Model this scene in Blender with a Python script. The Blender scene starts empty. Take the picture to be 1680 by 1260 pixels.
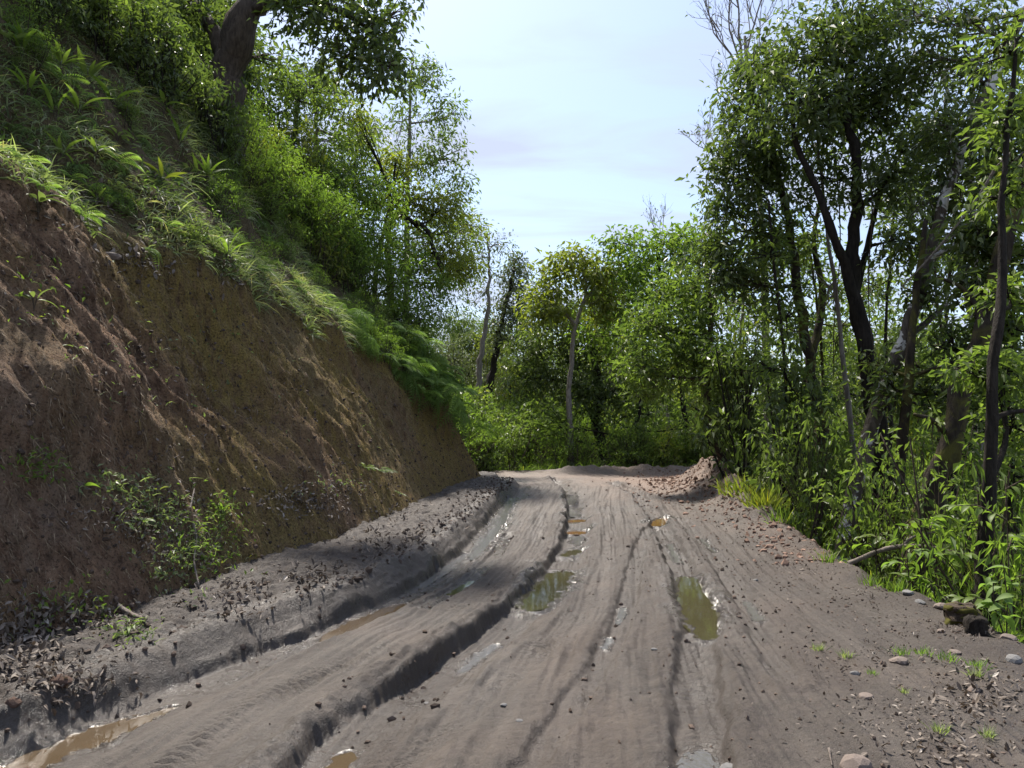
import bpy, math, random
import numpy as np
from mathutils import Vector, Matrix

C = bpy.context.scene
col = C.collection
RNG = np.random.default_rng(7)
random.seed(7)

# ------------------------------------------------------------------ camera, sky, sun, exposure
FPX, W0, H0, HORIZON, CAMZ = 1165.0, 1680, 1260, 690.0, 1.6
PITCH = math.atan((HORIZON - H0 / 2) / FPX)
cam = bpy.data.cameras.new('camera')
cam.sensor_width = 36.0
cam.lens = 36.0 * FPX / W0
cam.clip_start, cam.clip_end = 0.05, 3000
camo = bpy.data.objects.new('camera', cam)
col.objects.link(camo)
camo.location = (0, 0, CAMZ)
camo.rotation_euler = (math.pi / 2 + PITCH, 0, 0)
C.camera = camo

SUN_EL, SUN_AZ = math.radians(59), math.radians(-23)      # azimuth from +Y, negative to the left
C.view_settings.view_transform = 'Standard'
C.view_settings.look = 'None'
C.view_settings.gamma = 1
C.view_settings.use_curve_mapping = False
C.view_settings.exposure = 1.9
w = bpy.data.worlds.new('World')
C.world = w
w.use_nodes = True
nt = w.node_tree
nt.nodes.clear()


def nn(t, typ, **kw):
    n = t.nodes.new(typ)
    for k, v in kw.items():
        setattr(n, k, v)
    return n


wo = nn(nt, 'ShaderNodeOutputWorld')
bg = nn(nt, 'ShaderNodeBackground')
bg.inputs[1].default_value = 0.070
sk = nn(nt, 'ShaderNodeTexSky', sky_type='NISHITA', sun_disc=False, sun_elevation=SUN_EL, sun_rotation=SUN_AZ)
sk.air_density, sk.dust_density, sk.ozone_density = 1.0, 1.4, 3.0
tc = nn(nt, 'ShaderNodeTexCoord')
sep = nn(nt, 'ShaderNodeSeparateXYZ')
nt.links.new(tc.outputs['Generated'], sep.inputs[0])
zz = nn(nt, 'ShaderNodeMath', operation='MAXIMUM')
nt.links.new(sep.outputs[2], zz.inputs[0])
zz.inputs[1].default_value = 0.0
za = nn(nt, 'ShaderNodeMath', operation='ADD')
nt.links.new(zz.outputs[0], za.inputs[0])
za.inputs[1].default_value = 0.18
dv = nn(nt, 'ShaderNodeVectorMath', operation='DIVIDE')
nt.links.new(tc.outputs['Generated'], dv.inputs[0])
cmb = nn(nt, 'ShaderNodeCombineXYZ')
for i in range(3):
    nt.links.new(za.outputs[0], cmb.inputs[i])
nt.links.new(cmb.outputs[0], dv.inputs[1])
mp = nn(nt, 'ShaderNodeMapping')
mp.inputs['Scale'].default_value = (0.6, 1.9, 1)
mp.inputs['Rotation'].default_value = (0, 0, 0.5)
nt.links.new(dv.outputs[0], mp.inputs[0])
nz = nn(nt, 'ShaderNodeTexNoise')
nz.inputs['Scale'].default_value = 1.7
nz.inputs['Detail'].default_value = 7
nz.inputs['Roughness'].default_value = 0.55
nz.inputs['Distortion'].default_value = 0.6
nt.links.new(mp.outputs[0], nz.inputs['Vector'])
rp = nn(nt, 'ShaderNodeMapRange')
rp.inputs['From Min'].default_value = 0.40
rp.inputs['From Max'].default_value = 0.62
rp.inputs['To Min'].default_value = 0.36
rp.inputs['To Max'].default_value = 0.95
nt.links.new(nz.outputs[0], rp.inputs['Value'])
mxs = nn(nt, 'ShaderNodeMix', data_type='RGBA')
nt.links.new(rp.outputs[0], mxs.inputs['Factor'])
nt.links.new(sk.outputs[0], mxs.inputs[6])
mxs.inputs[7].default_value = (2.65, 2.95, 3.8, 1)
nt.links.new(mxs.outputs[2], bg.inputs[0])
nt.links.new(bg.outputs[0], wo.inputs[0])

sl = bpy.data.lights.new('sun', 'SUN')
sl.energy, sl.angle, sl.color = 2.5, math.radians(5), (1.0, 0.94, 0.85)   # sun through thin cloud
so = bpy.data.objects.new('sun', sl)
col.objects.link(so)
sd = Vector((math.cos(SUN_EL) * math.sin(SUN_AZ), math.cos(SUN_EL) * math.cos(SUN_AZ), math.sin(SUN_EL)))
so.rotation_euler = sd.to_track_quat('Z', 'Y').to_euler()
so.location = (0, 0, 40)

# ------------------------------------------------------------------ helpers
_perm = np.random.default_rng(3).permutation(256)
_perm = np.concatenate([_perm, _perm, _perm])
_g2 = np.stack([np.cos(np.arange(256) * 2.399), np.sin(np.arange(256) * 2.399)], 1)


def noise2(x, y):
    x = np.asarray(x, float); y = np.asarray(y, float)
    xi = np.floor(x).astype(int); yi = np.floor(y).astype(int)
    xf = x - xi; yf = y - yi
    u = xf * xf * xf * (xf * (xf * 6 - 15) + 10); v = yf * yf * yf * (yf * (yf * 6 - 15) + 10)

    def g(ix, iy, fx, fy):
        h = _perm[_perm[ix & 255] + (iy & 255)]
        gr = _g2[h]
        return gr[..., 0] * fx + gr[..., 1] * fy
    a = g(xi, yi, xf, yf); b = g(xi + 1, yi, xf - 1, yf)
    c = g(xi, yi + 1, xf, yf - 1); d = g(xi + 1, yi + 1, xf - 1, yf - 1)
    return ((a + (b - a) * u) + ((c + (d - c) * u) - (a + (b - a) * u)) * v) * 1.5


def fbm(x, y, oct=4, rough=0.5):
    s, a, f = 0, 1, 1
    for k in range(oct):
        s = s + a * noise2(np.asarray(x) * f + 17.3 * k, np.asarray(y) * f - 9.1 * k)
        a *= rough; f *= 2.03
    return s


def sstep(a, b, x):
    t = np.clip((np.asarray(x, float) - a) / (b - a), 0, 1)
    return t * t * (3 - 2 * t)


def ray(px, py):
    a = (px - W0 / 2) / FPX; b = (H0 / 2 - py) / FPX
    c, s = math.cos(PITCH), math.sin(PITCH)
    d = np.array([a, c - b * s, s + b * c])
    return d / d[1]                      # per metre of distance along Y


def at(px, py, depth):
    r = ray(px, py)
    return np.array([0, 0, CAMZ]) + r * depth


def gnd(px, py, z=0.0):
    r = ray(px, py)
    return np.array([0, 0, CAMZ]) + r * ((z - CAMZ) / r[2])


def tag(o, label=None, cat=None, group=None, kind=None):
    if label: o['label'] = label
    if cat: o['category'] = cat
    if group: o['group'] = group
    if kind: o['kind'] = kind
    return o


def empty(name, loc=(0, 0, 0), rz=0.0):
    o = bpy.data.objects.new(name, None)
    o.empty_display_size = 0.2
    o.location = Vector(loc); o.rotation_euler = (0, 0, rz)
    col.objects.link(o)
    return o


def mesh_np(name, V, T, mats, mi=None, tint=None, attrs=None, smooth=True):
    """fast triangle mesh: V (n,3), T (m,3)"""
    me = bpy.data.meshes.new(name)
    V = np.ascontiguousarray(V, np.float32); T = np.ascontiguousarray(T, np.int32)
    n, m = len(V), len(T)
    me.vertices.add(n); me.vertices.foreach_set('co', V.ravel())
    me.loops.add(m * 3); me.loops.foreach_set('vertex_index', T.ravel())
    me.polygons.add(m)
    me.polygons.foreach_set('loop_start', np.arange(0, m * 3, 3, dtype=np.int32))
    for mt in (mats if isinstance(mats, (list, tuple)) else [mats]):
        me.materials.append(mt)
    if mi is not None:
        me.polygons.foreach_set('material_index', np.ascontiguousarray(mi, np.int32))
    me.polygons.foreach_set('use_smooth', np.full(m, smooth, bool))
    if tint is not None:
        a = me.attributes.new('tint', 'FLOAT', 'FACE'); a.data.foreach_set('value', np.ascontiguousarray(tint, np.float32))
    for k, val in (attrs or {}).items():
        a = me.attributes.new(k, 'FLOAT', 'POINT'); a.data.foreach_set('value', np.ascontiguousarray(val, np.float32))
    me.update(); me.validate()
    return me


def link(name, me, parent=None, loc=None):
    o = bpy.data.objects.new(name, me)
    col.objects.link(o)
    if parent is not None: o.parent = parent
    if loc is not None: o.location = Vector(loc)
    return o


class MB:
    def __init__(s):
        s.V, s.T, s.M, s.K, s.n = [], [], [], [], 0

    def add(s, V, T, m=0, tint=None):
        V = np.asarray(V, float).reshape(-1, 3); T = np.asarray(T, int).reshape(-1, 3)
        s.V.append(V); s.T.append(T + s.n); s.n += len(V)
        s.M.append(np.full(len(T), m))
        s.K.append(np.full(len(T), 0.5) if tint is None else np.broadcast_to(np.asarray(tint, float), (len(T),)))

    def mesh(s, name, mats, origin=(0, 0, 0), smooth=True):
        V = np.concatenate(s.V) - np.asarray(origin)
        return mesh_np(name, V, np.concatenate(s.T), mats, np.concatenate(s.M), np.concatenate(s.K), smooth=smooth)


def grid_tris(nr, nc):
    i = np.arange(nr - 1)[:, None] * nc + np.arange(nc - 1)[None, :]
    i = i.ravel()
    return np.concatenate([np.stack([i, i + 1, i + nc + 1], 1), np.stack([i, i + nc + 1, i + nc], 1)])


def norm(v):
    v = np.asarray(v, float)
    return v / np.maximum(np.linalg.norm(v, axis=-1, keepdims=True), 1e-9)


def spline(P, n):
    P = np.asarray(P, float)
    if len(P) == 2:
        return P[0] + (P[1] - P[0]) * np.linspace(0, 1, n)[:, None]
    Q = np.concatenate([[2 * P[0] - P[1]], P, [2 * P[-1] - P[-2]]])
    t = np.linspace(0, len(P) - 1 - 1e-6, n); k = t.astype(int); f = (t - k)[:, None]
    a, b, c, d = Q[k], Q[k + 1], Q[k + 2], Q[k + 3]
    return 0.5 * (2 * b + (c - a) * f + (2 * a - 5 * b + 4 * c - d) * f ** 2 + (3 * b - a - 3 * c + d) * f ** 3)


def tube(P, R, sides=8, rough=0.0, seed=0):
    P = np.asarray(P, float); n = len(P)
    R = np.broadcast_to(np.asarray(R, float), (n,))
    D = np.gradient(P, axis=0); D = norm(D)
    ref = np.array([0, 0, 1.0]) if abs(D[:, 2].mean()) < 0.8 else np.array([1.0, 0, 0])
    A = norm(np.cross(D, ref)); B = np.cross(D, A)
    th = np.linspace(0, 2 * np.pi, sides, endpoint=False)
    rr = R[:, None] * np.ones((1, sides))
    if rough:
        rr = rr * (1 + rough * noise2(np.arange(n)[:, None] * 0.6 + seed * 7.7, np.cos(th)[None] * 1.7 + np.sin(th)[None] * 2.3 + seed))
    V = P[:, None] + A[:, None] * (np.cos(th)[None, :, None] * rr[..., None]) + B[:, None] * (np.sin(th)[None, :, None] * rr[..., None])
    i = np.arange(n - 1)[:, None] * sides; j = np.arange(sides)[None]; j2 = (j + 1) % sides
    a, b, c, d = (i + j).ravel(), (i + j2).ravel(), (i + sides + j2).ravel(), (i + sides + j).ravel()
    T = np.concatenate([np.stack([a, b, c], 1), np.stack([a, c, d], 1)])
    V = np.concatenate([V.reshape(-1, 3), P[-1:] + D[-1:] * R[-1]])
    e = (n - 1) * sides
    jj = np.arange(sides)
    T = np.concatenate([T, np.stack([e + jj, e + (jj + 1) % sides, np.full(sides, n * sides)], 1)])
    return V, T


def many_twigs(A, B, ra, rb):
    """thin 3-sided straight twigs from A to B"""
    A = np.asarray(A); B = np.asarray(B); n = len(A)
    D = norm(B - A); X = norm(np.cross(D, np.array([0.3, 0.5, 0.81]))); Y = np.cross(D, X)
    V = []
    for base, r in ((A, ra), (B, rb)):
        for k in range(3):
            t = k * 2 * np.pi / 3
            V.append(base + (X * math.cos(t) + Y * math.sin(t)) * np.broadcast_to(r, (n,))[:, None])
    V = np.stack(V, 1).reshape(-1, 3)
    o = np.arange(n)[:, None, None] * 6
    T = np.array([[0, 1, 4], [0, 4, 3], [1, 2, 5], [1, 5, 4], [2, 0, 3], [2, 3, 5]])[None] + o
    return V, T.reshape(-1, 3)


def leaf_arrays(P, D, N, L, Wd, kind='diamond', fold=0.18, bend=0.15):
    """leaves with base P, direction D, normal N, length L, width W -> V, T, tris per leaf"""
    n = len(P)
    D = norm(D); S = norm(np.cross(D, N)); N = np.cross(S, D)
    L = np.broadcast_to(L, (n,))[:, None]; Wd = np.broadcast_to(Wd, (n,))[:, None]
    if kind == 'diamond':
        V = np.stack([P, P + D * L * .42 + S * Wd * .5 + N * Wd * fold, P + D * L - N * L * bend,
                      P + D * L * .42 - S * Wd * .5 + N * Wd * fold], 1)
        T = np.array([[0, 1, 2], [0, 2, 3]])
    else:
        m1 = P + D * L * .45
        V = np.stack([P, P + D * L * .22 + S * Wd * .42 + N * Wd * fold, P + D * L * .6 + S * Wd * .45 + N * Wd * fold - N * L * bend * .35,
                      P + D * L - N * L * bend, P + D * L * .6 - S * Wd * .45 + N * Wd * fold - N * L * bend * .35,
                      P + D * L * .22 - S * Wd * .42 + N * Wd * fold, m1 - N * L * bend * .1], 1)
        T = np.array([[0, 1, 6], [1, 2, 6], [2, 3, 6], [3, 4, 6], [4, 5, 6], [5, 0, 6]])
    k = V.shape[1]
    TT = (T[None] + (np.arange(n) * k)[:, None, None]).reshape(-1, 3)
    return V.reshape(-1, 3), TT, len(T)


def rdir(n):
    v = RNG.normal(size=(n, 3))
    return norm(v)


# ------------------------------------------------------------------ materials
def new_mat(name):
    m = bpy.data.materials.new(name); m.use_nodes = True
    t = m.node_tree; t.nodes.clear()
    out = nn(t, 'ShaderNodeOutputMaterial')
    return m, t, out


def ramp(t, fac, stops):
    r = nn(t, 'ShaderNodeValToRGB')
    e = r.color_ramp.elements
    while len(e) < len(stops): e.new(0.5)
    for k, (p, c) in enumerate(stops):
        e[k].position = p; e[k].color = (c[0], c[1], c[2], 1)
    t.links.new(fac, r.inputs[0])
    return r.outputs[0]


def tnoise(t, scale, detail=4, rough=0.55, vec=None, dist=0.0):
    n = nn(t, 'ShaderNodeTexNoise')
    n.inputs['Scale'].default_value = scale; n.inputs['Detail'].default_value = detail
    n.inputs['Roughness'].default_value = rough; n.inputs['Distortion'].default_value = dist
    if vec is not None: t.links.new(vec, n.inputs['Vector'])
    return n.outputs[0]


def math_n(t, op, a, b=None, clamp=False):
    n = nn(t, 'ShaderNodeMath', operation=op, use_clamp=clamp)
    for i, v in enumerate((a, b)):
        if v is None: continue
        if isinstance(v, (int, float)): n.inputs[i].default_value = v
        else: t.links.new(v, n.inputs[i])
    return n.outputs[0]


def mixc(t, f, a, b, blend='MIX'):
    n = nn(t, 'ShaderNodeMix', data_type='RGBA', blend_type=blend)
    for s, v in ((n.inputs['Factor'], f), (n.inputs[6], a), (n.inputs[7], b)):
        if isinstance(v, (int, float)): s.default_value = v
        elif isinstance(v, tuple): s.default_value = (v[0], v[1], v[2], 1)
        else: t.links.new(v, s)
    return n.outputs[2]


def mrange(t, v, a, b, c=0.0, d=1.0):
    n = nn(t, 'ShaderNodeMapRange')
    n.inputs['From Min'].default_value = a; n.inputs['From Max'].default_value = b
    n.inputs['To Min'].default_value = c; n.inputs['To Max'].default_value = d
    t.links.new(v, n.inputs['Value'])
    return n.outputs[0]


def attr(t, name):
    n = nn(t, 'ShaderNodeAttribute', attribute_name=name)
    return n.outputs['Fac']


def objcoord(t):
    return nn(t, 'ShaderNodeTexCoord').outputs['Object']


def bump(t, h, strength, dist, prev=None):
    b = nn(t, 'ShaderNodeBump')
    b.inputs['Strength'].default_value = strength; b.inputs['Distance'].default_value = dist
    t.links.new(h, b.inputs['Height'])
    if prev is not None: t.links.new(prev, b.inputs['Normal'])
    return b.outputs[0]


def leaf_mat(name, dark, light, odd=None, trans=0.38, rough=0.42, tcol=None, spec=0.5):
    m, t, out = new_mat(name)
    tint = attr(t, 'tint')
    stops = [(0.0, dark), (0.75, light)]
    if odd: stops += [(0.93, light), (1.0, odd)]
    c = ramp(t, tint, stops)
    p = nn(t, 'ShaderNodeBsdfPrincipled')
    t.links.new(c, p.inputs['Base Color'])
    p.inputs['Roughness'].default_value = rough
    p.inputs['Specular IOR Level'].default_value = spec
    tr = nn(t, 'ShaderNodeBsdfTranslucent')
    tc_ = mixc(t, 1.0, c, tcol or (1.65, 1.9, 0.78), 'MULTIPLY')
    t.links.new(tc_, tr.inputs[0])
    mx = nn(t, 'ShaderNodeMixShader')
    mx.inputs[0].default_value = trans
    t.links.new(p.outputs[0], mx.inputs[1]); t.links.new(tr.outputs[0], mx.inputs[2])
    t.links.new(mx.outputs[0], out.inputs[0])
    return m


def bark_mat(name, c1, c2, patch=None, patch_lo=0.55, patch_hi=0.62, scale=6.0):
    m, t, out = new_mat(name)
    oc = objcoord(t)
    mpn = nn(t, 'ShaderNodeMapping'); mpn.inputs['Scale'].default_value = (1, 1, 0.25)
    t.links.new(oc, mpn.inputs[0])
    n1 = tnoise(t, scale * 3, 6, 0.65, mpn.outputs[0])
    c = ramp(t, n1, [(0.3, c1), (0.7, c2)])
    if patch:
        n2 = tnoise(t, scale * 0.6, 5, 0.6, oc, 0.8)
        f = mrange(t, n2, patch_lo, patch_hi)
        c = mixc(t, f, c, patch)
    p = nn(t, 'ShaderNodeBsdfPrincipled')
    t.links.new(c, p.inputs['Base Color'])
    p.inputs['Roughness'].default_value = 0.9
    p.inputs['Specular IOR Level'].default_value = 0.2
    t.links.new(bump(t, n1, 1.0, 0.05), p.inputs['Normal'])
    t.links.new(p.outputs[0], out.inputs[0])
    return m


def plain_mat(name, dark, light, rough=0.85, nscale=12.0, usetint=True, spec=0.3):
    m, t, out = new_mat(name)
    oc = objcoord(t)
    n1 = tnoise(t, nscale, 5, 0.6, oc)
    f = n1
    if usetint:
        f = math_n(t, 'ADD', math_n(t, 'MULTIPLY', attr(t, 'tint'), 0.6), math_n(t, 'MULTIPLY', n1, 0.5))
    c = ramp(t, f, [(0.2, dark), (0.85, light)])
    p = nn(t, 'ShaderNodeBsdfPrincipled')
    t.links.new(c, p.inputs['Base Color'])
    p.inputs['Roughness'].default_value = rough
    p.inputs['Specular IOR Level'].default_value = spec
    t.links.new(bump(t, n1, 0.6, 0.01), p.inputs['Normal'])
    t.links.new(p.outputs[0], out.inputs[0])
    return m


def make_road_mat():
    m, t, out = new_mat('mud')
    oc = objcoord(t)
    wet, red, dry = attr(t, 'wet'), attr(t, 'red'), attr(t, 'dry')
    n_big = tnoise(t, 0.9, 5, 0.6, oc)
    n_mid = tnoise(t, 7, 6, 0.65, oc)
    n_fine = tnoise(t, 70, 5, 0.7, oc)
    n_grit = tnoise(t, 160, 3, 0.6, oc)
    n_clot = tnoise(t, 22, 6, 0.72, oc, 0.4)
    base = ramp(t, n_mid, [(0.34, (0.033, 0.026, 0.0200)), (0.64, (0.092, 0.075, 0.060))])
    base = mixc(t, mrange(t, n_big, 0.38, 0.62, 0, 0.65), base, (0.042, 0.032, 0.025))
    base = mixc(t, math_n(t, 'MULTIPLY', dry, 0.75), base, (0.138, 0.117, 0.099))  # pale mud tone; also carries the sunlight painted on the far half
    redc = ramp(t, n_fine, [(0.35, (0.12, 0.074, 0.053)), (0.65, (0.26, 0.175, 0.125))])
    base = mixc(t, red, base, redc)
    soil = attr(t, 'soil')
    base = mixc(t, soil, base, ramp(t, n_clot, [(0.36, (0.011, 0.0075, 0.0055)), (0.62, (0.045, 0.030, 0.021))]))
    clot = math_n(t, 'MULTIPLY', mrange(t, n_clot, 0.50, 0.36, 0, 0.75), math_n(t, 'SUBTRACT', 1.0, math_n(t, 'MULTIPLY', dry, 0.6)))
    base = mixc(t, clot, base, (0.070, 0.052, 0.044))
    base = mixc(t, math_n(t, 'MULTIPLY', wet, 0.82), base, (0.036, 0.030, 0.025))
    grit = mrange(t, n_grit, 0.57, 0.66, 0, 0.6)
    grit = math_n(t, 'MULTIPLY', grit, math_n(t, 'SUBTRACT', 1.0, math_n(t, 'MAXIMUM', wet, math_n(t, 'MULTIPLY', soil, 0.8)), True))
    base = mixc(t, grit, base, (0.17, 0.145, 0.125))
    dk = mrange(t, n_fine, 0.34, 0.46, 0.65, 0)
    base = mixc(t, dk, base, (0.075, 0.056, 0.047))
    p = nn(t, 'ShaderNodeBsdfPrincipled')
    t.links.new(base, p.inputs['Base Color'])
    r = math_n(t, 'ADD', mrange(t, wet, 0, 1, 0.62, 0.13), mrange(t, n_mid, 0.3, 0.7, -0.10, 0.14))
    t.links.new(r, p.inputs['Roughness'])
    p.inputs['Specular IOR Level'].default_value = 0.42
    h = math_n(t, 'ADD', math_n(t, 'MULTIPLY', n_fine, 0.6), math_n(t, 'MULTIPLY', n_grit, 0.5))
    b1 = bump(t, math_n(t, 'ADD', n_clot, math_n(t, 'MULTIPLY', n_mid, 0.5)), 0.6, 0.03)
    b2 = nn(t, 'ShaderNodeBump'); b2.inputs['Distance'].default_value = 0.02
    t.links.new(h, b2.inputs['Height']); t.links.new(b1, b2.inputs['Normal'])
    t.links.new(mrange(t, wet, 0, 1, 0.9, 0.3), b2.inputs['Strength'])
    t.links.new(b2.outputs[0], p.inputs['Normal'])
    t.links.new(p.outputs[0], out.inputs[0])
    return m


def make_bank_mat():
    m, t, out = new_mat('bank_soil')
    oc = objcoord(t)
    moss, grass, gray = attr(t, 'moss'), attr(t, 'grass'), attr(t, 'gray')
    n_big = tnoise(t, 0.7, 5, 0.6, oc)
    n_mid = tnoise(t, 5, 6, 0.68, oc, 0.5)
    n_fine = tnoise(t, 45, 6, 0.7, oc)
    mpn = nn(t, 'ShaderNodeMapping'); mpn.inputs['Rotation'].default_value = (0, math.radians(-28), 0); mpn.inputs['Scale'].default_value = (1.0, 1.0, 0.22)
    t.links.new(oc, mpn.inputs[0])
    n_str = tnoise(t, 9, 6, 0.7, mpn.outputs[0], 0.3)
    n_mid = math_n(t, 'ADD', math_n(t, 'MULTIPLY', n_mid, 0.5), math_n(t, 'MULTIPLY', n_str, 0.5))
    base = ramp(t, n_mid, [(0.38, (0.060, 0.034, 0.021)), (0.50, (0.215, 0.130, 0.080)), (0.62, (0.34, 0.215, 0.130))])
    redc = ramp(t, n_fine, [(0.3, (0.12, 0.068, 0.040)), (0.7, (0.30, 0.19, 0.12))])
    base = mixc(t, mrange(t, n_big, 0.48, 0.66, 0, 0.5), base, redc)
    mossc = ramp(t, n_fine, [(0.3, (0.11, 0.076, 0.022)), (0.55, (0.27, 0.195, 0.055)), (0.75, (0.40, 0.300, 0.095))])
    base = mixc(t, math_n(t, 'MULTIPLY', moss, mrange(t, n_str, 0.36, 0.56, 0.15, 0.95)), base, mossc)
    base = mixc(t, math_n(t, 'MULTIPLY', gray, mrange(t, n_str, 0.40, 0.58, 0.0, 0.7)), base, (0.20, 0.155, 0.115))
    base = mixc(t, math_n(t, 'MULTIPLY', grass, 0.7), base, ramp(t, n_fine, [(0.3, (0.04, 0.036, 0.018)), (0.7, (0.12, 0.115, 0.05))]))
    dk = mrange(t, n_fine, 0.36, 0.48, 0.75, 0)
    base = mixc(t, dk, base, (0.028, 0.019, 0.014))
    lt = mrange(t, tnoise(t, 110, 2, 0.5, oc), 0.66, 0.73, 0, 0.7)
    base = mixc(t, lt, base, (0.30, 0.25, 0.20))
    p = nn(t, 'ShaderNodeBsdfPrincipled')
    t.links.new(base, p.inputs['Base Color'])
    p.inputs['Roughness'].default_value = 0.92
    p.inputs['Specular IOR Level'].default_value = 0.2
    b1 = bump(t, n_mid, 1.0, 0.10)
    t.links.new(bump(t, n_fine, 1.0, 0.05, b1), p.inputs['Normal'])
    t.links.new(p.outputs[0], out.inputs[0])
    return m


def make_ground_mat():
    m, t, out = new_mat('forest_floor')
    oc = objcoord(t)
    n1 = tnoise(t, 0.35, 6, 0.65, oc)
    n2 = tnoise(t, 9, 6, 0.7, oc)
    a = ramp(t, n2, [(0.3, (0.035, 0.035, 0.015)), (0.7, (0.10, 0.105, 0.04))])
    b = ramp(t, n2, [(0.3, (0.05, 0.035, 0.022)), (0.7, (0.15, 0.11, 0.07))])
    c = mixc(t, mrange(t, n1, 0.4, 0.6), a, b)
    far = attr(t, 'far')
    c = mixc(t, far, c, ramp(t, tnoise(t, 0.05, 8, 0.7, oc), [(0.35, (0.035, 0.055, 0.025)), (0.65, (0.08, 0.105, 0.045))]))
    p = nn(t, 'ShaderNodeBsdfPrincipled')
    t.links.new(c, p.inputs['Base Color']); p.inputs['Roughness'].default_value = 0.95
    p.inputs['Specular IOR Level'].default_value = 0.15
    t.links.new(bump(t, n2, 0.8, 0.05), p.inputs['Normal'])
    t.links.new(p.outputs[0], out.inputs[0])
    return m


def water_mat(name, colr, wave=0.05, ws=9):
    m, t, out = new_mat(name)
    oc = objcoord(t)
    p = nn(t, 'ShaderNodeBsdfPrincipled')
    c = ramp(t, tnoise(t, 5, 4, 0.6, oc), [(0.3, tuple(v * .85 for v in colr)), (0.7, colr)])
    t.links.new(c, p.inputs['Base Color'])
    p.inputs['Roughness'].default_value = 0.03
    p.inputs['IOR'].default_value = 1.6
    p.inputs['Specular IOR Level'].default_value = 0.6
    t.links.new(bump(t, tnoise(t, ws, 3, 0.6, oc), wave, 0.01), p.inputs['Normal'])
    t.links.new(p.outputs[0], out.inputs[0])
    return m


M = dict(
    mud=make_road_mat(), bank=make_bank_mat(), floor=make_ground_mat(),
    water_brown=water_mat('puddle_brown', (0.085, 0.061, 0.037)), water_olive=water_mat('puddle_olive', (0.058, 0.052, 0.027)),
    water_orange=water_mat('puddle_orange', (0.16, 0.085, 0.03)), water_film=water_mat('puddle_film', (0.105, 0.10, 0.092), 0.7, 34),
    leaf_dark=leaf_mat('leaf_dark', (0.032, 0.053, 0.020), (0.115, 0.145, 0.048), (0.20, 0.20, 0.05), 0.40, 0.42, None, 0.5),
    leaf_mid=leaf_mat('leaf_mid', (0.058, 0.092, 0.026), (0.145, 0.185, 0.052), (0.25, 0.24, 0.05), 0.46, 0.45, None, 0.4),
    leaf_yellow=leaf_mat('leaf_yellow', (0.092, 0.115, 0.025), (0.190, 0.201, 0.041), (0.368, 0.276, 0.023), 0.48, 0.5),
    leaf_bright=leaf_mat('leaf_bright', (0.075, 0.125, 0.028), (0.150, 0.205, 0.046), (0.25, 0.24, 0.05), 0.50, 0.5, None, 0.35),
    leaf_grey=leaf_mat('leaf_grey', (0.054, 0.066, 0.036), (0.132, 0.150, 0.084), None, 0.30, 0.5),
    fern=leaf_mat('fern_green', (0.050, 0.095, 0.028), (0.190, 0.270, 0.080), (0.24, 0.24, 0.08), 0.42, 0.6, None, 0.25),
    fern_pale=leaf_mat('fern_pale', (0.085, 0.120, 0.050), (0.175, 0.205, 0.095), None, 0.35, 0.5),
    grass=leaf_mat('grass_blade', (0.085, 0.112, 0.048), (0.300, 0.330, 0.190), (0.38, 0.33, 0.20), 0.40, 0.55, None, 0.3),
    litter=leaf_mat('dead_leaf', (0.055, 0.040, 0.030), (0.20, 0.162, 0.130), (0.38, 0.34, 0.30), 0.10, 0.7, (1, .9, .7)),
    straw=leaf_mat('dry_fibre', (0.10, 0.068, 0.040), (0.27, 0.20, 0.125), (0.36, 0.29, 0.18), 0.12, 0.8, (1, .9, .7)),
    mossf=leaf_mat('moss_fibre', (0.10, 0.078, 0.026), (0.26, 0.205, 0.065), (0.32, 0.26, 0.08), 0.15, 0.8, (1, .9, .6)),
    clod=plain_mat('soil_clod', (0.034, 0.024, 0.018), (0.125, 0.090, 0.070), 0.9, 30),
    redclod=plain_mat('red_clod', (0.085, 0.052, 0.038), (0.27, 0.175, 0.13), 0.9, 30),
    stone=plain_mat('stone', (0.16, 0.125, 0.105), (0.38, 0.32, 0.275), 0.75, 14),
    stone_grey=plain_mat('stone_grey', (0.15, 0.145, 0.14), (0.36, 0.345, 0.33), 0.75, 14),
    wood_dead=bark_mat('dead_wood', (0.10, 0.08, 0.066), (0.27, 0.23, 0.20)),
    bark_dark=bark_mat('bark_dark', (0.012, 0.010, 0.008), (0.042, 0.034, 0.027)),
    bark_brown=bark_mat('bark_brown', (0.035, 0.026, 0.019), (0.115, 0.088, 0.066)),
    bark_moss=bark_mat('bark_moss', (0.018, 0.014, 0.010), (0.060, 0.047, 0.035), (0.095, 0.088, 0.024), 0.48, 0.62, 4.0),
    bark_white=bark_mat('bark_white', (0.05, 0.04, 0.03), (0.15, 0.125, 0.10), (0.60, 0.585, 0.55), 0.53, 0.56, 5.5),
    bark_pale=bark_mat('bark_pale', (0.13, 0.11, 0.09), (0.30, 0.27, 0.235)),
    moss=plain_mat('moss', (0.035, 0.035, 0.010), (0.12, 0.11, 0.03), 0.95, 25, False, 0.1),
)

# ------------------------------------------------------------------ terrain functions
_ys = np.linspace(-10, 70, 1601)


def curve(pts, sm=0.5):
    pts = np.array(pts, float)
    v = np.interp(_ys, pts[:, 0], pts[:, 1])
    k = int(sm / (_ys[1] - _ys[0])) * 2 + 1
    ker = np.hanning(k + 2)[1:-1]; ker /= ker.sum()
    v = np.convolve(np.pad(v, k // 2, mode='edge'), ker, mode='valid')
    return lambda y: np.interp(y, _ys, v)


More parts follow.
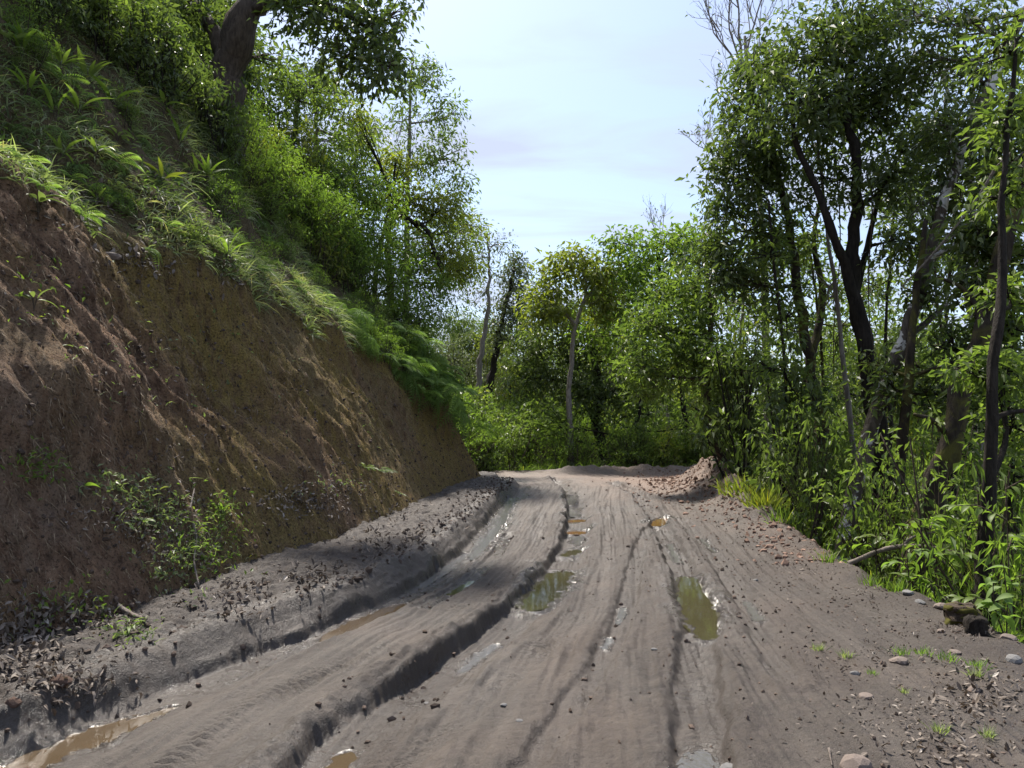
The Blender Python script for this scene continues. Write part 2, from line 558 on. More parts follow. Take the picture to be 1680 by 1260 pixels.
x_foot = curve([(-10, -4.4), (0, -3.7), (3, -3.4), (4.3, -3.12), (5, -2.82), (6, -2.6), (7.1, -2.38), (8.15, -2.05), (10.2, -1.72), (13, -1.45),
                (15, -1.15), (16.5, -0.8), (17.6, -0.68), (18.6, -1.2), (20, -2.8), (22, -5.5), (25, -8.5), (30, -9), (45, -11), (70, -14)])
x_wall = curve([(-10, -3.8), (0, -3.2), (3, -2.72), (3.56, -2.56), (4.22, -2.39), (5.28, -1.99), (6.14, -1.5), (8.04, -.98), (12, -.55), (15.4, -.22), (17.5, .0),
                (19, -.3), (22, -4), (25, -7.5), (30, -8), (70, -13)])
x_right = curve([(-10, 4.4), (2, 3.9), (5, 3.68), (6.3, 3.58), (7.8, 3.62), (10.4, 4.0), (13.3, 4.4), (17, 5.2), (20, 6.0), (24, 7.2), (35, 9), (70, 13)])
h_crest = curve([(-10, 4.2), (4, 4.0), (6.2, 3.6), (7.4, 3.4), (8.6, 3.15), (10.7, 3.05), (14, 2.65), (16, 2.2), (18, 1.7), (20, 1.5), (70, 1.5)], 1.0)
s_up = curve([(-10, 1.36), (14, 1.40), (18, 1.35), (22, 0.9), (70, 0.7)], 1.0)


def bank_profile(y, d):
    """height at horizontal distance d left of the bank foot"""
    hc = h_crest(y); sl_ = 1.95
    dc = hc / sl_
    talus = 0.10 * np.clip(1 - d / 0.7, 0, 1)
    face = sl_ * np.minimum(d, dc)
    up = s_up(y) * np.clip(d - dc, 0, 7.0)
    top = 0.62 * np.clip(d - dc - 7.0, 0, 12) + 0.25 * np.clip(d - dc - 19, 0, 60)
    return 0.2 + face + up + top - talus


def bank_rough(y, d):
    z = bank_profile(y, d)
    q = y + 0.55 * d                              # rills lean along the bank
    face = sstep(0.1, 0.8, d) * (1 - sstep(0.9, 1.25, d / (h_crest(y) / 1.95)))
    near = sstep(24, 6, y)
    o = 0.32 * fbm(y * 0.35 + 4, d * 0.5, 3) + 0.10 * fbm(y * 1.3, d * 1.5 + 8, 3)
    o = o * sstep(0.0, 1.0, d)
    rill = fbm(q * 3.1 + 0.35 * noise2(y * 1.5, d * 2), d * 0.35 + 2, 3, 0.6)
    rill2 = np.abs(noise2(q * 5.2 + 0.5 * noise2(y * 1.2, d * 1.5), d * 0.22 + 9))
    o = o + face * (0.07 * rill - 0.06 * np.abs(noise2(q * 1.7, d * 0.3 + 5)) - 0.085 * (0.45 - rill2) * sstep(4.5, 7.5, y))
    o = o + 0.035 * fbm(y * 5, d * 5, 3, 0.6) + face * (0.030 * fbm(q * 8 + 0.6 * noise2(y * 3, d * 4), d * 1.3 + 3, 3, 0.6) + 0.022 * fbm(y * 13, d * 13, 2, 0.6)) - face * 0.09 * sstep(0.42, 0.75, fbm(q * 1.2 + 20, d * 0.9, 3))
    lump = 0.25 * np.exp(-((y - 5.2) / 1.1) ** 2 - ((d - 0.75) / 0.45) ** 2) + 0.18 * np.exp(-((y - 8.4) / 1.6) ** 2 - ((d - 0.5) / 0.28) ** 2)
    return o + lump * (0.6 + 0.6 * noise2(y * 3, d * 3))


def hill_xyz(y, d):
    """point on the hill: displaced outwards (to +x and up) by the roughness"""
    o = bank_rough(y, d)
    x = x_foot(y) - d + 0.8 * o
    z = bank_profile(y, d) + 0.45 * o
    return x, z


def poly_dist(x, y, P):
    """distance to polyline P (k,2), arclength there and the signed side"""
    best = np.full(x.shape, 1e9); arc = np.zeros(x.shape); side = np.zeros(x.shape)
    s0 = 0.0
    for a, b in zip(P[:-1], P[1:]):
        ab = b - a; l2 = ab @ ab; l = math.sqrt(l2)
        t = np.clip(((x - a[0]) * ab[0] + (y - a[1]) * ab[1]) / l2, 0, 1)
        dx = x - a[0] - t * ab[0]; dy = y - a[1] - t * ab[1]
        d = np.hypot(dx, dy)
        k = d < best
        best = np.where(k, d, best); arc = np.where(k, s0 + t * l, arc)
        side = np.where(k, np.sign(ab[0] * dy - ab[1] * dx), side)
        s0 += l
    return best, arc, side * best


def pxline(pts, z=0.0):
    return np.array([gnd(px, py, z)[:2] for px, py in pts])


def smooth_line(P, n=24):
    return spline(np.column_stack([P, np.zeros(len(P))]), n)[:, :2]


RUTS = [   # centre line, depth, half width, left-wall height, wet
    (smooth_line(pxline([(-250, 1390), (60, 1250), (300, 1150), (450, 1085), (600, 1022), (720, 955), (795, 885), (833, 822), (822, 795)], -0.1)), 0.085, 0.15, 0.9),
    (smooth_line(pxline([(690, 1010), (745, 972), (800, 930), (835, 880)], -0.05)), 0.045, 0.10, 0.9),
    (smooth_line(pxline([(420, 1420), (545, 1245), (640, 1165), (720, 1110), (800, 1050), (880, 985), (928, 920), (945, 860), (938, 815), (912, 790)], -0.1)), 0.145, 0.16, 0.75),
    (smooth_line(pxline([(1150, 1420), (1150, 1250), (1142, 1110), (1148, 1020), (1122, 945), (1096, 890), (1080, 855), (1048, 815), (1010, 795)], -0.05)), 0.075, 0.15, 0.55),
    (smooth_line(pxline([(860, 1260), (985, 1080), (1022, 1005), (1044, 920), (1062, 872), (1080, 855)], 0)), 0.04, 0.09, 0.45),
    (smooth_line(pxline([(1290, 1110), (1240, 1018), (1200, 950), (1160, 895), (1120, 850)], 0)), 0.035, 0.10, 0.4),
    (smooth_line(pxline([(560, 1330), (740, 1180), (850, 1090), (960, 985), (1000, 900), (1000, 830)], 0)), 0.022, 0.12, 0.1),
    (smooth_line(pxline([(200, 1320), (430, 1155), (620, 1065), (760, 1000), (860, 925), (890, 860), (880, 800)], 0)), 0.012, 0.14, 0.05),
]
# puddles: pixel centre line, half widths (m), colour, label
PUD = [
    ([(20, 1275), (150, 1216), (275, 1170)], (0.10, 0.13, 0.04), 'water_brown', 'long brown puddle along the ditch under the grey mud wall'),
    ([(536, 1052), (600, 1020), (660, 994)], (0.06, 0.125, 0.05), 'water_brown', 'brown puddle filling the ditch below the leaf litter shelf'),
    ([(738, 980), (775, 958)], (0.05, 0.05), 'water_olive', 'small olive puddle in the minor rut beside the ditch'),
    ([(775, 918), (812, 872), (832, 836), (838, 818)], (0.06, 0.14, 0.13, 0.10), 'water_film', 'shiny water strip at the far end of the ditch by the bank toe'),
    ([(872, 995), (898, 967), (922, 940)], (0.12, 0.185, 0.15), 'water_olive', 'large olive puddle in the middle of the deep centre rut'),
    ([(930, 905), (945, 898)], (0.09, 0.11), 'water_olive', 'small olive puddle beyond the large one in the centre rut'),
    ([(936, 867), (954, 866)], (0.13, 0.13), 'water_orange', 'nearer of two small orange puddles far along the centre rut'),
    ([(938, 852), (954, 851)], (0.13, 0.13), 'water_orange', 'farther of two small orange puddles far along the centre rut'),
    ([(1128, 952), (1138, 985), (1152, 1020), (1158, 1050)], (0.09, 0.14, 0.165, 0.07), 'water_olive', 'long olive puddle in the rut on the right of the road'),
    ([(540, 1262), (568, 1232)], (0.055, 0.055), 'water_brown', 'small brown puddle at the bottom edge in the centre rut'),
    ([(1140, 1290), (1150, 1240)], (0.11, 0.06), 'water_film', 'pale shiny puddle by the grey stone at the bottom edge'),
    ([(755, 1085), (785, 1062), (815, 1042)], (0.03, 0.06, 0.04), 'water_film', 'thin silvery puddle under the ribbed scarp of the centre rut'),
    ([(992, 1072), (1000, 1055)], (0.025, 0.035), 'water_film', 'tiny shiny slit puddle at the near end of the narrow rut'),
    ([(1014, 1025), (1024, 1000)], (0.02, 0.03), 'water_film', 'tiny shiny puddle in the narrow rut left of the long olive one'),
    ([(1152, 888), (1172, 910)], (0.045, 0.04), 'water_film', 'narrow shiny puddle in the faint rut near the berm'),
    ([(1225, 995), (1245, 1025)], (0.03, 0.045), 'water_film', 'shiny wet streak in the faint rightmost rut'),
    ([(1074, 862), (1090, 852)], (0.12, 0.10), 'water_orange', 'small tan puddle where the two right ruts meet'),
    ([(930, 826), (938, 812)], (0.12, 0.10), 'water_film', 'shiny puddle at the far head of the centre rut'),
]
PUD += [
    ([(690, 962), (725, 935), (765, 908)], (0.03, 0.075, 0.05), 'water_film', 'curved shiny water strip in the ditch between the brown puddle and the bank toe'),
    ([(946, 888), (950, 876)], (0.09, 0.08), 'water_film', 'silvery wet patch in the centre rut between the small olive and orange puddles'),
    ([(940, 842), (938, 832)], (0.11, 0.10), 'water_film', 'silvery wet strip beyond the orange puddles in the centre rut'),
    ([(1098, 895), (1112, 925)], (0.045, 0.05), 'water_film', 'narrow shiny wet strip above the long olive puddle'),
]
PUDW = []
for pts, hw, cn, lab in PUD:
    P = smooth_line(pxline(pts, -0.06), 10)
    PUDW.append((P, np.interp(np.linspace(0, 1, 10), np.linspace(0, 1, len(hw)), hw), cn, lab))


def road_base(x, y):
    xl, xr = x_wall(y), x_right(y)
    t = (x - xl) / (xr - xl)
    z = 0.03 * fbm(x * 0.5, y * 0.4, 3) + 0.02 * fbm(x * 1.7 + 3, y * 1.2, 3)
    # shelf between the ditch and the bank
    dl = xl - x
    wv = 0.04 * noise2(y * 2.3, 3.3) + 0.02 * noise2(y * 7, 1)
    z = z + 0.20 * sstep(-0.25, 0.03, dl + wv) + 0.05 * sstep(0.02, 0.6, dl)
    z = z + sstep(-0.15, 0.1, dl) * (0.03 * fbm(x * 6, y * 6, 3, 0.6) + 0.012 * fbm(x * 22, y * 22, 2))
    z = z + 0.006 * sstep(-0.3, -0.2, dl) * (1 - sstep(0.0, 0.05, dl)) * fbm(dl * 40, y * 0.8, 3, 0.6)
    # right side falls away
    dr = x - xr + 0.12 * noise2(y * 1.1, 7) + 0.05 * noise2(y * 4, 2)
    z = z - 0.75 * np.maximum(dr, 0) + 0.05 * np.exp(-(dr / 0.3) ** 2) * (0.6 + noise2(x * 3, y * 3))
    # berm of pushed soil at the far right
    lump = 0.75 + 0.45 * fbm(x * 1.8, y * 1.2 + 2, 3)
    z = z + lump * (0.38 * np.exp(-((x - 4.65 - 0.1 * (y - 17)) / 0.75) ** 2 - ((y - 17.2) / 2.0) ** 2)
                    + 0.42 * np.exp(-((x - xr + 0.25) / 0.42) ** 2) * sstep(8.0, 14, y) * (1 - sstep(21, 24, y))
                    + 0.22 * np.exp(-((y - 22.3 - 0.35 * noise2(x, 3)) / 0.6) ** 2) * sstep(0.6, 2.2, x))
    far = sstep(22.5, 25, y)
    z = z - far * 0.25
    return z, t


def road_full(x, y):
    z, t = road_base(x, y)
    wet = np.zeros_like(x); ribs = np.zeros_like(x)
    on = sstep(-0.02, 0.06, t) * (1 - sstep(0.93, 1.0, t))
    # streaks left by wheels follow the road
    ll = t * 6.2
    st = fbm(ll * 6 + 0.3 * noise2(y * .5, 2), y * 0.22, 4, 0.65)
    z = z + on * (0.017 * st + 0.008 * fbm(ll * 26, y * 0.35, 2)) + 0.004 * fbm(x * 4, y * 4, 3, 0.6)
    for k, (P, dep, hw, wt) in enumerate(RUTS):
        d, arc, sd_ = poly_dist(x, y, P)
        d = d + 0.035 * noise2(x * 3 + k, y * 3) * min(1, hw / 0.15) + 0.012 * noise2(x * 11, y * 11 + k)
        right = (sd_ < 0) & (k in (0, 2))
        prof = 1 - sstep(hw * np.where(right, 0.45, 0.72), np.where(right, hw * 2.6, hw * 1.12), d)
        varia = 0.85 + 0.35 * noise2(arc * 0.9, 5.5 + k)
        rim = np.exp(-((d - hw * 1.55) / (hw * 0.42)) ** 2)
        z = z - dep * prof * varia + dep * np.where(right, 0.05, 0.32 if k else 0.1) * rim * (0.7 + 0.8 * noise2(x * 5 + k, y * 5))
        z = z + rim * 0.10 * dep * fbm(x * 18, y * 18, 2)
        if dep > 0.1:
            wall = np.exp(-((d - hw * 0.85) / (hw * 0.35)) ** 2) * (sd_ > 0)
            z = z + wall * 0.010 * np.clip(.3 + 1.4 * noise2(arc * 1.1, 8.8), 0, 1) * np.sin(arc * 2 * np.pi / 0.05 + 2 * noise2(x * 4, y * 4)) * (k == 2)
        if k in (3, 6, 7):
            tread = np.clip(1 - d / (hw * .8), 0, 1) ** 0.5
            z = z + tread * (0.015 if k > 5 else .008) * np.sign(np.sin(arc * 2 * np.pi / 0.062 + np.abs(sd_) * 38)) * (0.5 + noise2(x * 2 + 9, y * 2))
        wet = np.maximum(wet, wt * (1 - sstep(hw * 0.7, hw * 1.5, d)) * np.clip(0.75 + 0.7 * noise2(x * 2.2 + k, y * 2.2), 0, 1))
    z = z + on * 0.0045 * fbm(x * 14, y * 14, 3, 0.65)
    lev = []
    for (P, hws, cn, lab) in PUDW:
        mid = P[len(P) // 2]
        lev.append(None)
    return z, t, wet


def rut_edges(x, y):
    m = np.zeros_like(x)
    for k, (P, dep, hw, wt) in enumerate(RUTS[:6]):
        d, arc, sd_ = poly_dist(x, y, P)
        m = np.maximum(m, min(1, dep / .07) * np.exp(-((d - hw * 1.25) / (hw * (.9 if k != 2 else 1.2))) ** 2) * np.clip(.55 + .9 * fbm(x * 2.1 + k, y * 1.3, 3), 0, 1))
    return m


def pud_levels():
    L = []
    for (P, hws, cn, lab) in PUDW:
        z, _, _ = road_full(P[:, 0], P[:, 1])
        L.append(float(np.percentile(z, 60)) + 0.014)
    return L


LEV = pud_levels()


def road_surface(x, y):
    z, t, wet = road_full(x, y)
    for (P, hws, cn, lab), lv in zip(PUDW, LEV):
        m = (np.abs(x - P[:, 0].mean()) < 2.2) & (np.abs(y - P[:, 1].mean()) < 3.5)
        if not m.any(): continue
        xx, yy = x[m], y[m]
        d, arc, _ = poly_dist(xx, yy, P)
        tot = np.hypot(*np.diff(P, axis=0).T).sum()
        hw = np.interp(arc / tot, np.linspace(0, 1, 10), hws)
        e = d / hw + (0.25 if cn == 'water_film' else 0) + 0.42 * noise2(xx * 6, yy * 6) + (0.7 if cn == 'water_film' else 0.32) * noise2(xx * 17, yy * 17) + 0.15 * noise2(xx * 40, yy * 40)
        zi = z[m]
        inside = lv - 0.035 * (1 - np.clip(e, 0, 1)) ** 0.7
        lift = np.maximum(zi, lv + 0.006 + 0.02 * (e - 1))
        zn = np.where(e < 1, np.minimum(inside, np.maximum(zi, inside)), zi)
        k = 1 - sstep(1.0, 1.9, e)
        zn = np.where(e < 1, inside, zi * (1 - k) + lift * k)
        z[m] = zn
        wet[m] = np.maximum(wet[m], 0.98 * (1 - sstep(1.1, 2.6, e + .5 * noise2(xx * 4, yy * 4))))
    return z, t, wet


def ground_z(x, y):
    xr = x_right(np.clip(y, -10, 70))
    dr = np.maximum(x - xr, 0)
    z = -8.5 * (1 - np.exp(-dr * 0.72 / 8.5)) - 0.12
    z = z + 0.25 * fbm(x * 0.3, y * 0.3, 4) * sstep(0, 2, dr)
    z = z - 0.10 - 0.035 * np.clip(y - 26, 0, 60)
    r = np.hypot(x, y)
    z = z - 6 * sstep(40, 120, r)
    z = z + sstep(110, 420, r) * (30 + 26 * fbm(x * 0.006, y * 0.006, 4))
    z = z + 0.35 * np.clip(-1.0 - x, 0, 12) * sstep(25, 29, y) * (1 - sstep(60, 90, y))
    under = (x < xr) & (y < 26)
    return np.where(under, np.minimum(z, -0.35), z)


def surf(x, y):
    """height of whatever is on top at (x, y) - used to stand things on"""
    x = np.atleast_1d(np.asarray(x, float)); y = np.atleast_1d(np.asarray(y, float))
    g = ground_z(x, y)
    rz, t = road_base(x, y)
    inroad = (y < 25.5) & (x < x_right(y) + 0.5)
    z = np.where(inroad, np.maximum(rz, g), g)
    d = x_foot(np.clip(y, -10, 70)) - x
    # the displaced bank, found by a few fixed-point steps
    dd = np.maximum(d, 0)
    for _ in range(3):
        xx, hz = hill_xyz(y, np.maximum(dd, 0)); dd = dd + (xx - x)
    xx, hz = hill_xyz(y, np.maximum(dd, 0))
    return np.where((d > -0.05) & (y < 62), np.maximum(hz, z), z)


def surf_smooth(x, y):
    d = x_foot(np.clip(y, -10, 70)) - x
    g = np.where((y < 25.5) & (x < x_right(y) + .3), 0.0, ground_z(x, y))
    return np.where((d > 0) & (y < 62), bank_profile(y, np.maximum(d, 0)), g)


def hit_many(px, py):
    px = np.atleast_1d(np.asarray(px, float)); py = np.atleast_1d(np.asarray(py, float))
    r = np.stack([ray(a, b) for a, b in zip(px, py)])
    dd = np.geomspace(2.0, 70, 420)
    X = r[:, :1] * dd; Y = np.broadcast_to(dd, X.shape); Z = CAMZ + r[:, 2:] * dd
    below = Z < surf_smooth(X.ravel(), Y.ravel()).reshape(X.shape)
    k = np.where(below.any(1), below.argmax(1), 419)
    d0 = dd[k]
    f = np.linspace(-1.3, 1.0, 40)
    D = np.maximum(d0[:, None] + f[None], 1.5)
    X = r[:, :1] * D; Z = CAMZ + r[:, 2:] * D
    below = Z < surf(X.ravel(), D.ravel()).reshape(X.shape)
    k2 = np.where(below.any(1), below.argmax(1), 22)
    dist = D[np.arange(len(k2)), k2] - 0.02
    return np.array([0, 0, CAMZ]) + r * dist[:, None]


def hit(px, py, **kw):
    return hit_many([px], [py])[0]


# ------------------------------------------------------------------ terrain meshes
def build_road():
    NR, NC = 860, 440
    y = np.concatenate([np.geomspace(1.9, 26.0, NR)])
    v = np.linspace(0, 1, NC)
    Y = np.repeat(y[:, None], NC, 1)
    xl = np.maximum(x_foot(y) - 0.35, -9.5); xr = x_right(y) + 0.6
    X = xl[:, None] + (xr - xl)[:, None] * v[None]
    z, t, wet = road_surface(X.ravel(), Y.ravel())
    x, yy = X.ravel(), Y.ravel()
    red = np.clip(0.95 * np.exp(-((x - 4.1) / 1.5) ** 2 - ((yy - 18.5) / 4.0) ** 2) * 1.2 + 0.5 * sstep(0.82, 0.98, t) * sstep(6.5, 9, yy) + sstep(16, 21, yy) * 0.35 + 0.2 * noise2(x * 1.2, yy * 1.2), 0, 1)
    soil = np.clip(sstep(0.015, -0.04, t) * (0.8 + 0.6 * noise2(x * 1.5, yy * 1.5)) + (0.35 * sstep(0.55, 0.75, t + .05 * noise2(x, yy)) * (.6 + .8 * noise2(x * 1.3, yy * 1.3)) + 0.45 * sstep(0.84, 0.97, t + 0.04 * noise2(x * 2, yy * 2))) * (1 - .5 * sstep(11, 16, yy)), 0, 1)
    soil = np.maximum(soil, 0.75 * rut_edges(x, yy))
    soil = np.clip(np.maximum(soil, 0.55 * sstep(0.05, 0.6, fbm(t * 9, yy * 0.45 + 4, 4, 0.6)) * (1 - sstep(10, 15, yy))), 0, 1)
    dry = np.clip(0.5 * sstep(9, 16, yy) + 0.55 * np.exp(-((t - 0.30) / 0.16) ** 2) * (0.5 + fbm(t * 14, yy * 0.7, 3)) + 0.45 * np.clip(fbm(t * 26 + 0.2 * noise2(yy, 3), yy * 0.35, 3, 0.6) + 0.1, 0, 1) + 0.35 * np.exp(-((t - 0.12) / 0.03) ** 2) * sstep(0.0, 0.5, noise2(yy * 1.1, 4) + .3), 0, 1) * (1 - wet)  # far half paler: sandy mud plus sunlight put into the colour
    wet = np.maximum(wet, np.clip(.75 * np.exp(-((t - .10) / .07) ** 2) * (.35 + 1.2 * fbm(t * 10, yy * .6 + 2, 3)), 0, .7))
    wet = np.maximum(wet, np.clip(.6 * (fbm(t * 7 + 3, yy * .35, 4, .6) - .25) * sstep(.0, .1, t) * sstep(.75, .5, t), 0, .6))
    # the mud wall of the ditch is smooth and damp
    wet = np.maximum(wet, 0.40 * sstep(-0.05, -0.02, t) * (1 - sstep(0.03, 0.07, t)))
    me = mesh_np('road', np.column_stack([x, yy, z]), grid_tris(NR, NC)[:, ::1], M['mud'], attrs=dict(wet=wet, red=red, dry=dry, soil=soil))
    tag(link('road', me), 'rutted wet dirt road of grey brown mud curving left past the bank', kind='structure')


def build_bank():
    NR, NC = 620, 330
    y = np.concatenate([np.geomspace(6.5, 40, NR - 90) - 0.0, ])
    y = np.concatenate([np.linspace(-8, 2.0, 40, endpoint=False), 2.0 + (np.geomspace(3, 40, NR - 40) - 3)])
    y = y[y < 62]
    # keep the nose finely sampled
    y = np.unique(np.concatenate([y, np.linspace(15, 21, 120)]))
    hc = 1.0
    s = np.concatenate([np.linspace(-0.25, 0, 6, endpoint=False), np.linspace(0, 3.2, 190, endpoint=False), np.linspace(3.2, 10, 110, endpoint=False), np.linspace(10, 60, 40)])
    Y = np.repeat(y[:, None], len(s), 1); D = np.repeat(s[None], len(y), 0)
    yy, d = Y.ravel(), D.ravel()
    x, z = hill_xyz(yy, np.maximum(d, 0))
    neg = d < 0
    x = np.where(neg, x - d * 1.0, x); z = np.where(neg, z + d * 1.6, z)
    q = yy + 0.55 * d
    f = d / (h_crest(yy) / 1.95)
    moss = np.clip(0.38 + 0.95 * sstep(5.0, 9.0, yy + 0.5 * d) + 0.9 * fbm(q * 0.5, d * 0.7, 4) + 0.25 * fbm(q * 2.6, d * 0.4, 2) - 0.25, 0, 1) * (1 - sstep(0.95, 1.15, f))
    grass = sstep(0.9, 1.15, f + 0.15 * fbm(yy * 1.1, d, 3))
    gray = np.clip(0.7 * sstep(0.5, 0.95, fbm(yy * 0.45 + 9, d * 0.6, 3) + 0.25) + 0.3 * sstep(0.5, 0.0, d), 0, 0.8) * (1 - grass)
    me = mesh_np('hillside', np.column_stack([x, yy, z]), grid_tris(len(y), len(s))[:, ::-1], M['bank'], attrs=dict(moss=moss, grass=grass, gray=gray))
    tag(link('hillside', me), 'steep cut bank of bare reddish brown soil with mossy rills below a green slope', kind='structure')


def build_ground():
    gx = np.concatenate([-np.geomspace(14, 900, 60)[::-1], np.linspace(-13.5, 20, 130), np.geomspace(20.5, 900, 70)])
    gy = np.concatenate([np.linspace(-60, 1, 25), np.linspace(1.3, 40, 150), np.geomspace(40.5, 1200, 90)])
    X, Y = np.meshgrid(gx, gy)
    x, y = X.ravel(), Y.ravel()
    z = ground_z(x, y)
    far = sstep(45, 90, np.hypot(x, y))
    me = mesh_np('ground', np.column_stack([x, y, z]), grid_tris(len(gy), len(gx)), M['floor'], attrs=dict(far=far))
    tag(link('ground', me), 'forest floor falling away right of the road towards far hills', kind='structure')


build_road(); build_bank(); build_ground()

for (P, hws, cn, lab), lv in zip(PUDW, LEV):
    c = P.mean(0)
    n = len(P); tg = np.gradient(P, axis=0); tg = tg / np.linalg.norm(tg, axis=1, keepdims=True)
    nrm = np.column_stack([-tg[:, 1], tg[:, 0]])
    hw = (np.asarray(hws) * 1.3)[:, None]
    a = P[0] - tg[0] * hws[0] * 1.3; b = P[-1] + tg[-1] * hws[-1] * 1.3
    ring = np.concatenate([[a], P + nrm * hw, [b], (P - nrm * hw)[::-1]])
    V = np.column_stack([np.concatenate([[P[n // 2]], ring]), np.full(len(ring) + 1, lv)])
    k = len(ring)
    T = np.stack([np.zeros(k, int), 1 + (np.arange(k) + 1) % k, 1 + np.arange(k)], 1)
    V = V - np.array([c[0], c[1], lv])
    me = mesh_np('puddle', V, T, M[cn])
    # face up
    if me.polygons[0].normal.z < 0: me.flip_normals()
    tag(link('puddle', me, loc=(c[0], c[1], lv)), lab, 'puddle', 'puddles in the wheel ruts')


# ------------------------------------------------------------------ trees
def blob_points(c, r, n, shell=0.45):
    u = rdir(n) * (RNG.random(n) ** shell)[:, None]
    p = np.asarray(c) + u * np.asarray(r)
    # lumpy: drop points in noisy hollows
    k = noise2(p[:, 0] * 1.3 / max(r[0], .3) + c[0], p[:, 2] * 1.3 / max(r[0], .3) + p[:, 1]) > -0.32
    return p[k]


def add_leaves(mb, C_, per, spread, L, wr, m, droop=0.25, up=0.9, kind='diamond', lvar=0.42):
    n = len(C_) * per
    if n == 0: return
    base = np.repeat(C_, per, 0)
    off = rdir(n) * (RNG.random(n) ** 0.6)[:, None] * spread
    off[:, 2] *= 0.75
    P = base + off
    D = norm(off) * 0.7 + rdir(n) * 0.6; D[:, 2] -= droop
    N = rdir(n) * 0.8; N[:, 2] += up
    ll = L * (1 + lvar * RNG.normal(size=n)).clip(0.45, 1.7)
    V, T, k = leaf_arrays(P, D, N, ll, ll * wr, kind)
    clump = np.repeat(RNG.random(len(C_)), per)
    tint = np.clip(0.5 * clump + 0.5 * RNG.random(n), 0, 1)
    mb.add(V, T, m, np.repeat(tint, k))


def build_tree(name, label, cat, trunk, r0, r1, blobs, leafm, barkm, L=0.11, wr=0.42, per=14, spread=0.30, group=None,
               limbs=(), dens=1.55, droop=0.3, root=True, leaf_kind='diamond', twig_r=0.006, origin=None):
    """trunk: world polyline; blobs: (centre, radii, clusters); limbs: extra (polyline, r0, r1)"""
    trunk = [np.asarray(p, float) for p in trunk]
    if root:
        g = surf(trunk[0][0], trunk[0][1])[0]
        if trunk[0][2] > g + 0.15:
            b = trunk[0]; d = b - trunk[1]; d = d / max(abs(d[2]), .2)
            q = b + d * (b[2] - g) * 0.6; q[2] = surf(q[0], q[1])[0] - 0.25
            if q[2] < b[2] - .1: trunk.insert(0, q)
    org = trunk[0].copy() if origin is None else np.asarray(origin)
    e = empty(name, org)
    tag(e, label, cat, group)
    tb = MB()
    n = max(14, int(sum(np.linalg.norm(b - a) for a, b in zip(trunk[:-1], trunk[1:])) / 0.28))
    S = spline(trunk, n)
    S[1:-1] += 0.03 * np.random.default_rng(int(abs(org[0]) * 100)).normal(size=S[1:-1].shape) * (r0 / .2)
    RR = np.linspace(r0, r1, n) * (1 + 0.6 * np.exp(-np.arange(n) / 2.0) * (1 if root else 0))
    tb.add(*tube(S, RR, 12, 0.38, org[0]))
    skel = [S]; skr = [RR]
    for lp, a, b in limbs:
        lp = [np.asarray(p, float) for p in lp]
        q = spline(lp, max(8, int(len(lp) * 5)))
        rr = np.linspace(a, b, len(q))
        tb.add(*tube(q, rr, 8, 0.25, a * 90)); skel.append(q); skr.append(rr)
    allp = np.concatenate(skel); allr = np.concatenate(skr)
    cb = MB(); tw = []
    for (c, r, ncl) in blobs:
        c = np.asarray(c, float); r = np.asarray(r, float)
        cl = blob_points(c, r * 1.08, max(3, int(ncl * dens)))
        if len(cl) == 0: continue
        # limb from the skeleton to the blob, from a point lower than the blob
        dd = np.linalg.norm(allp - c, axis=1) + np.maximum(allp[:, 2] - c[2], 0) * 1.5
        k = int(np.argmin(dd)); a = allp[k]
        lenb = np.linalg.norm(c - a)
        if lenb > 0.3:
            mid = (a + c) / 2 + rdir(1)[0] * lenb * 0.10 + np.array([0, 0, -0.06 * lenb])
            q = spline([a, mid, c], 9)
            br = min(allr[k] * 0.7, 0.018 + 0.020 * lenb)
            tb.add(*tube(q, np.linspace(br, 0.012, 9), 6, 0.2, lenb)); sub = q[4:]
        else:
            sub = np.array([c])
        # secondary branches reach part of the clusters; twigs reach the rest
        ns = min(len(cl), 9)
        ends = cl[:ns]
        nodes = [sub]
        for ep in ends:
            s0 = sub[RNG.integers(len(sub))]
            q = spline([s0, (s0 + ep) / 2 + rdir(1)[0] * 0.08 * np.linalg.norm(ep - s0), ep], 6)
            tb.add(*tube(q, np.linspace(0.014, 0.006, 6), 4)); nodes.append(q[2:])
        nodes = np.concatenate(nodes)
        idx = np.argmin(((cl[:, None] - nodes[None]) ** 2).sum(-1), 1)
        tw.append((nodes[idx], cl))
        add_leaves(cb, cl, per, spread, L, wr, 0, droop, kind=leaf_kind)
    if tw:
        A = np.concatenate([t[0] for t in tw]); B = np.concatenate([t[1] for t in tw])
        V, T = many_twigs(A, B, twig_r, twig_r * 0.5)
        cb.add(V, T, 1)
    to = link('trunk', tb.mesh('trunk', [barkm], org), e)
    if cb.n:
        co = link('crown', cb.mesh('crown', [leafm, barkm], org, smooth=False), e)
    return e


def B(px, py, rx, ry, depth, n, rd=None):
    c = at(px, py, depth); k = depth / FPX
    return (c, (rx * k, (rd or (rx + ry) / 2) * k, ry * k), n)


def PL(*pts):
    return [at(*p) for p in pts]


